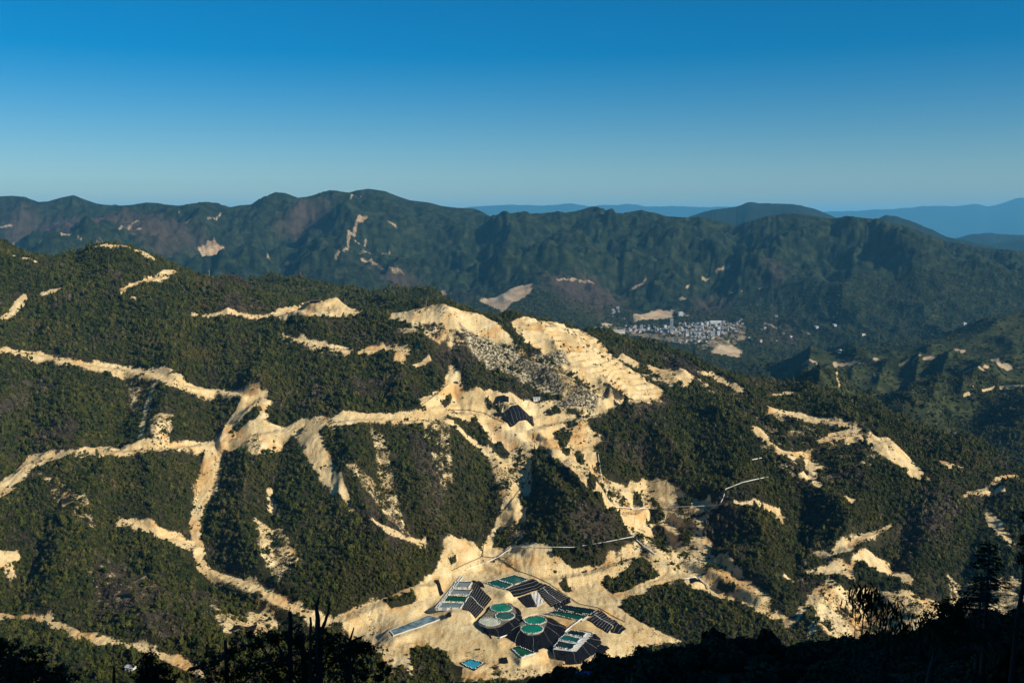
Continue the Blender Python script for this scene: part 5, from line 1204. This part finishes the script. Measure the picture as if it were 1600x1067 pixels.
# ---- near trees in silhouette
def leaf_quads(mb, c, R, n, sz, rnd, flat=1.0, droop=0.0):
    for _ in range(n):
        d = Vector((rnd.gauss(0, 1), rnd.gauss(0, 1), rnd.gauss(0, 1) * flat)); d = d.normalized() * R * rnd.random() ** .45; d.z *= flat
        p = c + d; a = Vector((rnd.gauss(0, 1), rnd.gauss(0, 1), rnd.gauss(0, .5) - droop)).normalized(); b = a.cross(Vector((rnd.gauss(0, 1), rnd.gauss(0, 1), rnd.gauss(0, 1)))).normalized()
        l = sz * rnd.uniform(.7, 1.5); w = l * rnd.uniform(.22, .34)
        mb.poly([p, p + a * l * .5 + b * w, p + a * l, p + a * l * .5 - b * w])
def P3(u, v, Y):
    s, e = S_E(u, v); return Vector((s * Y, Y, e * Y))
def leafy_tree(label, u0, Y, trunk_top, blobs, rt=.16, leaf=.13, dens=1.0, seed=1, name='broadleaf_tree', extra=()):
    """blobs: (u, v, radius px, leaf count) sight points of the crown clumps at distance Y"""
    rnd = random.Random(seed); s = (u0 - 800) / F_PX; x0 = s * Y; z0 = nz(x0, Y) - .5; o = empty(name, (x0, Y, z0)); tag(o, label, 'tree'); O = Vector((x0, Y, z0))
    top = P3(trunk_top[0], trunk_top[1], Y) - O; mb = MB(); mid_p = top * .5 + Vector((rnd.uniform(-.3, .3), rnd.uniform(-.3, .3), 0))
    mb.tube([(0, 0, 0), mid_p, top], [rt * 1.5, rt * 1.1, rt * .45], 8); mb.build('trunk', M_BARK, o)
    lv = MB(); br = MB()
    for (u, v, R, nn_) in blobs:
        c = P3(u, v, Y + rnd.uniform(-1.2, 1.2)) - O; Rm = R / F_PX * Y; st = mid_p.lerp(top, rnd.uniform(.1, .95))
        br.tube([st, st.lerp(c, .55) + Vector((0, 0, -.2)), c], [rt * .42, rt * .28, rt * .1], 5)
        for _ in range(4):
            e_ = c + Vector((rnd.gauss(0, 1), rnd.gauss(0, 1), rnd.gauss(0, .8))).normalized() * Rm * .8; br.tube([st.lerp(c, .7), c.lerp(e_, .5), e_], [rt * .16, rt * .1, rt * .04], 4)
        nsub = max(3, int(nn_ * dens / 40))
        for _ in range(nsub):
            d = Vector((rnd.gauss(0, 1), rnd.gauss(0, 1), rnd.gauss(0, 1))).normalized() * Rm * rnd.random() ** .5 * .85
            leaf_quads(lv, c + d, Rm * .34, 40, leaf, rnd, .8)
    br.build('branches', M_BARK, o); lv.build('crown', M_NLEAF, o)
    for pts, r0, r1 in extra:
        mb = MB(); q = [P3(u, v, Y) - O for u, v in pts]; kz = len(q); mb.tube(q, [r0 + (r1 - r0) * i / (kz - 1) for i in range(kz)], 7); mb.build('dead_stem', M_BARK, o)
    return o
def snag(label, Y, stems, seed=2):
    u, v = stems[0][0][0]; p = P3(u, v, Y); x0 = p.x; z0 = nz(x0, Y) - .5; o = empty('dead_tree', (x0, Y, z0)); tag(o, label, 'dead tree'); O = Vector((x0, Y, z0)); rnd = random.Random(seed)
    for i, (pts, r0, r1) in enumerate(stems):
        q = [P3(a, b, Y) - O for a, b in pts]
        if i == 0: q = [Vector((0, 0, 0))] + q
        fine = []
        for a, b in zip(q[:-1], q[1:]):
            for t in (0, .33, .66): fine.append(a.lerp(b, t) + Vector((rnd.uniform(-.025, .025), rnd.uniform(-.025, .025), 0)))
        fine.append(q[-1]); m_ = len(fine); mb = MB(); mb.tube(fine, [(r0 + (r1 - r0) * k / (m_ - 1)) * rnd.uniform(.82, 1.15) for k in range(m_)], 7); mb.build('trunk' if i == 0 else 'branch', M_BARK, o)
    return o
leafy_tree('black silhouetted tree crown filling the bottom left corner', 20, 34, (25, 1020), [(10, 1030, 34, 900), (-20, 1060, 50, 1400), (40, 1045, 38, 1100), (70, 1068, 36, 900), (20, 1085, 50, 900), (0, 1012, 20, 350)], seed=11)
leafy_tree('low silhouetted treetop just right of the bottom left corner', 80, 38, (85, 1050), [(62, 1040, 16, 260), (92, 1062, 26, 500), (60, 1075, 30, 500)], rt=.12, seed=12)
leafy_tree('silhouetted round treetop beside the small white shed', 237, 42, (238, 1035), [(232, 1036, 22, 620), (246, 1048, 22, 620), (222, 1056, 20, 380), (262, 1060, 20, 380), (240, 1072, 32, 600)], rt=.12, seed=13)
leafy_tree('broad silhouetted tree left of the dead trunks at the bottom', 350, 44, (352, 1000), [(335, 1030, 26, 520), (362, 1018, 24, 520), (395, 1008, 22, 480), (320, 1052, 26, 420), (372, 1046, 34, 760), (300, 1045, 14, 150), (410, 1038, 30, 700), (345, 1075, 40, 600)], dens=.8, seed=14)
leafy_tree('dense silhouetted tree wrapped round the dead trunks at the bottom', 470, 45, (470, 990), [(400, 995, 20, 380), (430, 1000, 26, 620), (465, 1000, 26, 620), (500, 1003, 26, 680), (440, 1035, 36, 1000), (485, 1035, 36, 1100), (530, 1030, 30, 800), (520, 1005, 20, 380), (470, 1070, 44, 900), (425, 1068, 34, 500)], rt=.2, seed=15)
leafy_tree('silhouetted tree right of the dead trunks, a lone twig standing above it', 545, 43, (546, 1000), [(548, 1012, 24, 620), (572, 1020, 20, 420), (560, 1045, 26, 520), (535, 1060, 28, 420), (590, 1050, 14, 150)], rt=.12, seed=16,
           extra=(([(546, 1030), (547, 1000), (553, 980)], .09, .03), ([(547, 1002), (560, 996), (570, 992)], .05, .02)))
leafy_tree('small leafy sprig in silhouette at the bottom, over the sandy slope', 606, 30, (604, 1046), [(598, 1040, 7, 60), (606, 1048, 7, 60), (592, 1060, 9, 60)], rt=.03, leaf=.09, seed=17, name='sapling')
snag('dead forked trunk, tallest of the black snags at the bottom left of the ponds', 44, [([(499, 1060), (498, 990)], .17, .13), ([(498, 990), (496, 965), (495, 945), (499, 932)], .13, .05), ([(498, 992), (506, 975), (512, 958), (516, 940)], .10, .035)])
snag('dead straight trunk with one side branch, left of the forked snag', 44.5, [([(454, 1060), (453, 1000), (453, 955)], .15, .09), ([(453, 955), (453, 948)], .05, .02), ([(454, 984), (462, 979), (472, 974)], .07, .03)])
snag('short thin dead stick between the two larger snags', 43.5, [([(485, 1040), (485, 990), (485, 964)], .1, .05)])
snag('thin bare stick standing left of the round treetop', 41, [([(178, 1075), (178, 1055), (177, 1040)], .1, .05)])
# drooping bamboo-like foliage
def drooper(label, Y, blobs, seed):
    rnd = random.Random(seed); u0, v0 = blobs[0][:2]; p0 = P3(u0, v0, Y); z0 = nz(p0.x, Y) - .3; o = empty('bamboo', (p0.x, Y, z0)); tag(o, label, 'bamboo'); O = Vector((p0.x, Y, z0)); lv = MB(); 
    for (u, v, R, nn_) in blobs:
        c = P3(u, v, Y) - O; Rm = R / F_PX * Y
        mb = MB(); mb.tube([Vector((rnd.uniform(-.5, .5), rnd.uniform(-.4, .4), 0)), c * .6 + Vector((0, 0, .6)), c + Vector((0, 0, Rm * .5)), c + Vector((Rm * .8, 0, -.1))], [.02, .018, .014, .008], 5); mb.build('stem', M_BARK, o)
        for _ in range(int(nn_ * .75)):
            p = c + Vector((rnd.uniform(-1.3, 1.3) * Rm, rnd.uniform(-.6, .6), rnd.uniform(-.7, .8) * Rm)); a = Vector((rnd.gauss(0, .35), rnd.gauss(0, .3), -1)).normalized(); b = a.cross(Vector((rnd.gauss(0, .5), 1, 0))).normalized()
            l = rnd.uniform(.22, .55); w = .035; lv.poly([p, p + a * l * .4 + b * w, p + a * l, p + a * l * .4 - b * w])
            if rnd.random() < .12: lv.poly([p, p + Vector((rnd.gauss(0, .3), 0, rnd.uniform(.1, .5))), p + Vector((.02, 0, 0))])
    lv.build('leaves', M_NLEAF, o)
drooper('black clump of narrow drooping leaves left of centre above the dark rim', 34, [(1338, 935, 13, 45), (1352, 920, 14, 55), (1366, 930, 16, 60), (1380, 945, 16, 60), (1392, 965, 16, 45), (1350, 955, 10, 20), (1400, 938, 9, 16), (1375, 985, 14, 26)], 21)
drooper('lower clump of narrow drooping leaves beside the dark round crown', 36, [(1408, 975, 15, 46), (1426, 986, 17, 60), (1444, 972, 13, 40), (1452, 990, 18, 50), (1392, 996, 18, 50)], 22)
leafy_tree('dense black round crown at the left of the conifer on the rim', 1475, 60, (1475, 960), [(1472, 952, 24, 700), (1490, 966, 28, 800), (1458, 972, 22, 500), (1500, 945, 20, 450), (1480, 990, 36, 900), (1520, 990, 34, 700)], rt=.16, leaf=.17, seed=31)
leafy_tree('dark crown cut off by the right edge above the conifer', 1618, 62, (1612, 830), [(1602, 838, 15, 420), (1607, 806, 12, 300), (1612, 870, 22, 500), (1640, 850, 34, 900), (1625, 910, 30, 500)], rt=.14, leaf=.17, seed=32)
# conifer
def conifer(label, u, v_top, Y, half, seed=5):
    rnd = random.Random(seed); t = P3(u, v_top, Y); z0 = nz(t.x, Y) - .5; o = empty('conifer', (t.x, Y, z0)); tag(o, label, 'tree'); Ht = t.z - z0
    mb = MB(); mb.tube([(0, 0, 0), (.05, 0, Ht * .6), (0, 0, Ht)], [.17, .11, .02], 8); mb.build('trunk', M_BARK, o); lv = MB(); br = MB()
    z = Ht * .35
    while z < Ht * .985:
        f = 1 - (z - Ht * .35) / (Ht * .65); L_ = half * (f ** .8) * rnd.uniform(.75, 1.1) + .12
        for k in range(5):
            a = rnd.uniform(0, 6.283); d = Vector((math.cos(a), math.sin(a), .12 - .25 * f)); e_ = Vector((0, 0, z)) + d * L_; br.tube([(0, 0, z), e_ * .6 + Vector((0, 0, z * .4 + .04)), e_], [.045, .03, .01], 4)
            for q in range(int(15 * L_ / half) + 3):
                g_ = rnd.uniform(.2, 1.0); p = Vector((0, 0, z)) + d * L_ * g_; sd_ = Vector((-d.y, d.x, 0)) * rnd.choice((-1, 1)); w_ = rnd.uniform(.18, .55) * (1.15 - g_ * .6)
                tip = p + sd_ * w_ + d * rnd.uniform(.1, .35) + Vector((0, 0, rnd.uniform(-.18, .06))); lv.poly([p, p.lerp(tip, .5) + Vector((0, 0, .05)) + d * .06, tip, p.lerp(tip, .5) - d * .06])
        z += rnd.uniform(.28, .5) * (.5 + .7 * f)
    br.build('branches', M_BARK, o); lv.build('needles', M_NLEAF, o)
conifer('tall black conifer with level branches rising above the rim near the right edge', 1546, 842, 62, 2.3)
conifer('slender black young conifer just left of the tall one', 1533, 898, 66, 1.3, 6)
# blue sheet roof deep in the shade
s_ = (917 - 800) / F_PX; yb = 119.0; xb = s_ * yb; zb_ = P3(917, 1056, yb).z
o = empty('lean_to', (xb, yb, zb_)); tag(o, 'small blue-roofed lean-to barely seen in the dark foreground slope', 'lean-to')
mb = MB(); mb.poly([(-.95, -.8, -.25), (.95, -.8, -.25), (.95, .8, .3), (-.95, .8, .3)]); mb.poly([(-.95, -.8, -.33), (-.95, .8, .22), (.95, .8, .22), (.95, -.8, -.33)]); mb.build('roof', M_BLUE, o)
for sx in (-.85, .85):
    for sy in (-.7, .7):
        mb = MB(); mb.tube([(sx, sy, -3.0), (sx, sy, -.08 + sy * .3)], .05, 5); mb.build('post', M_TIMB, o)
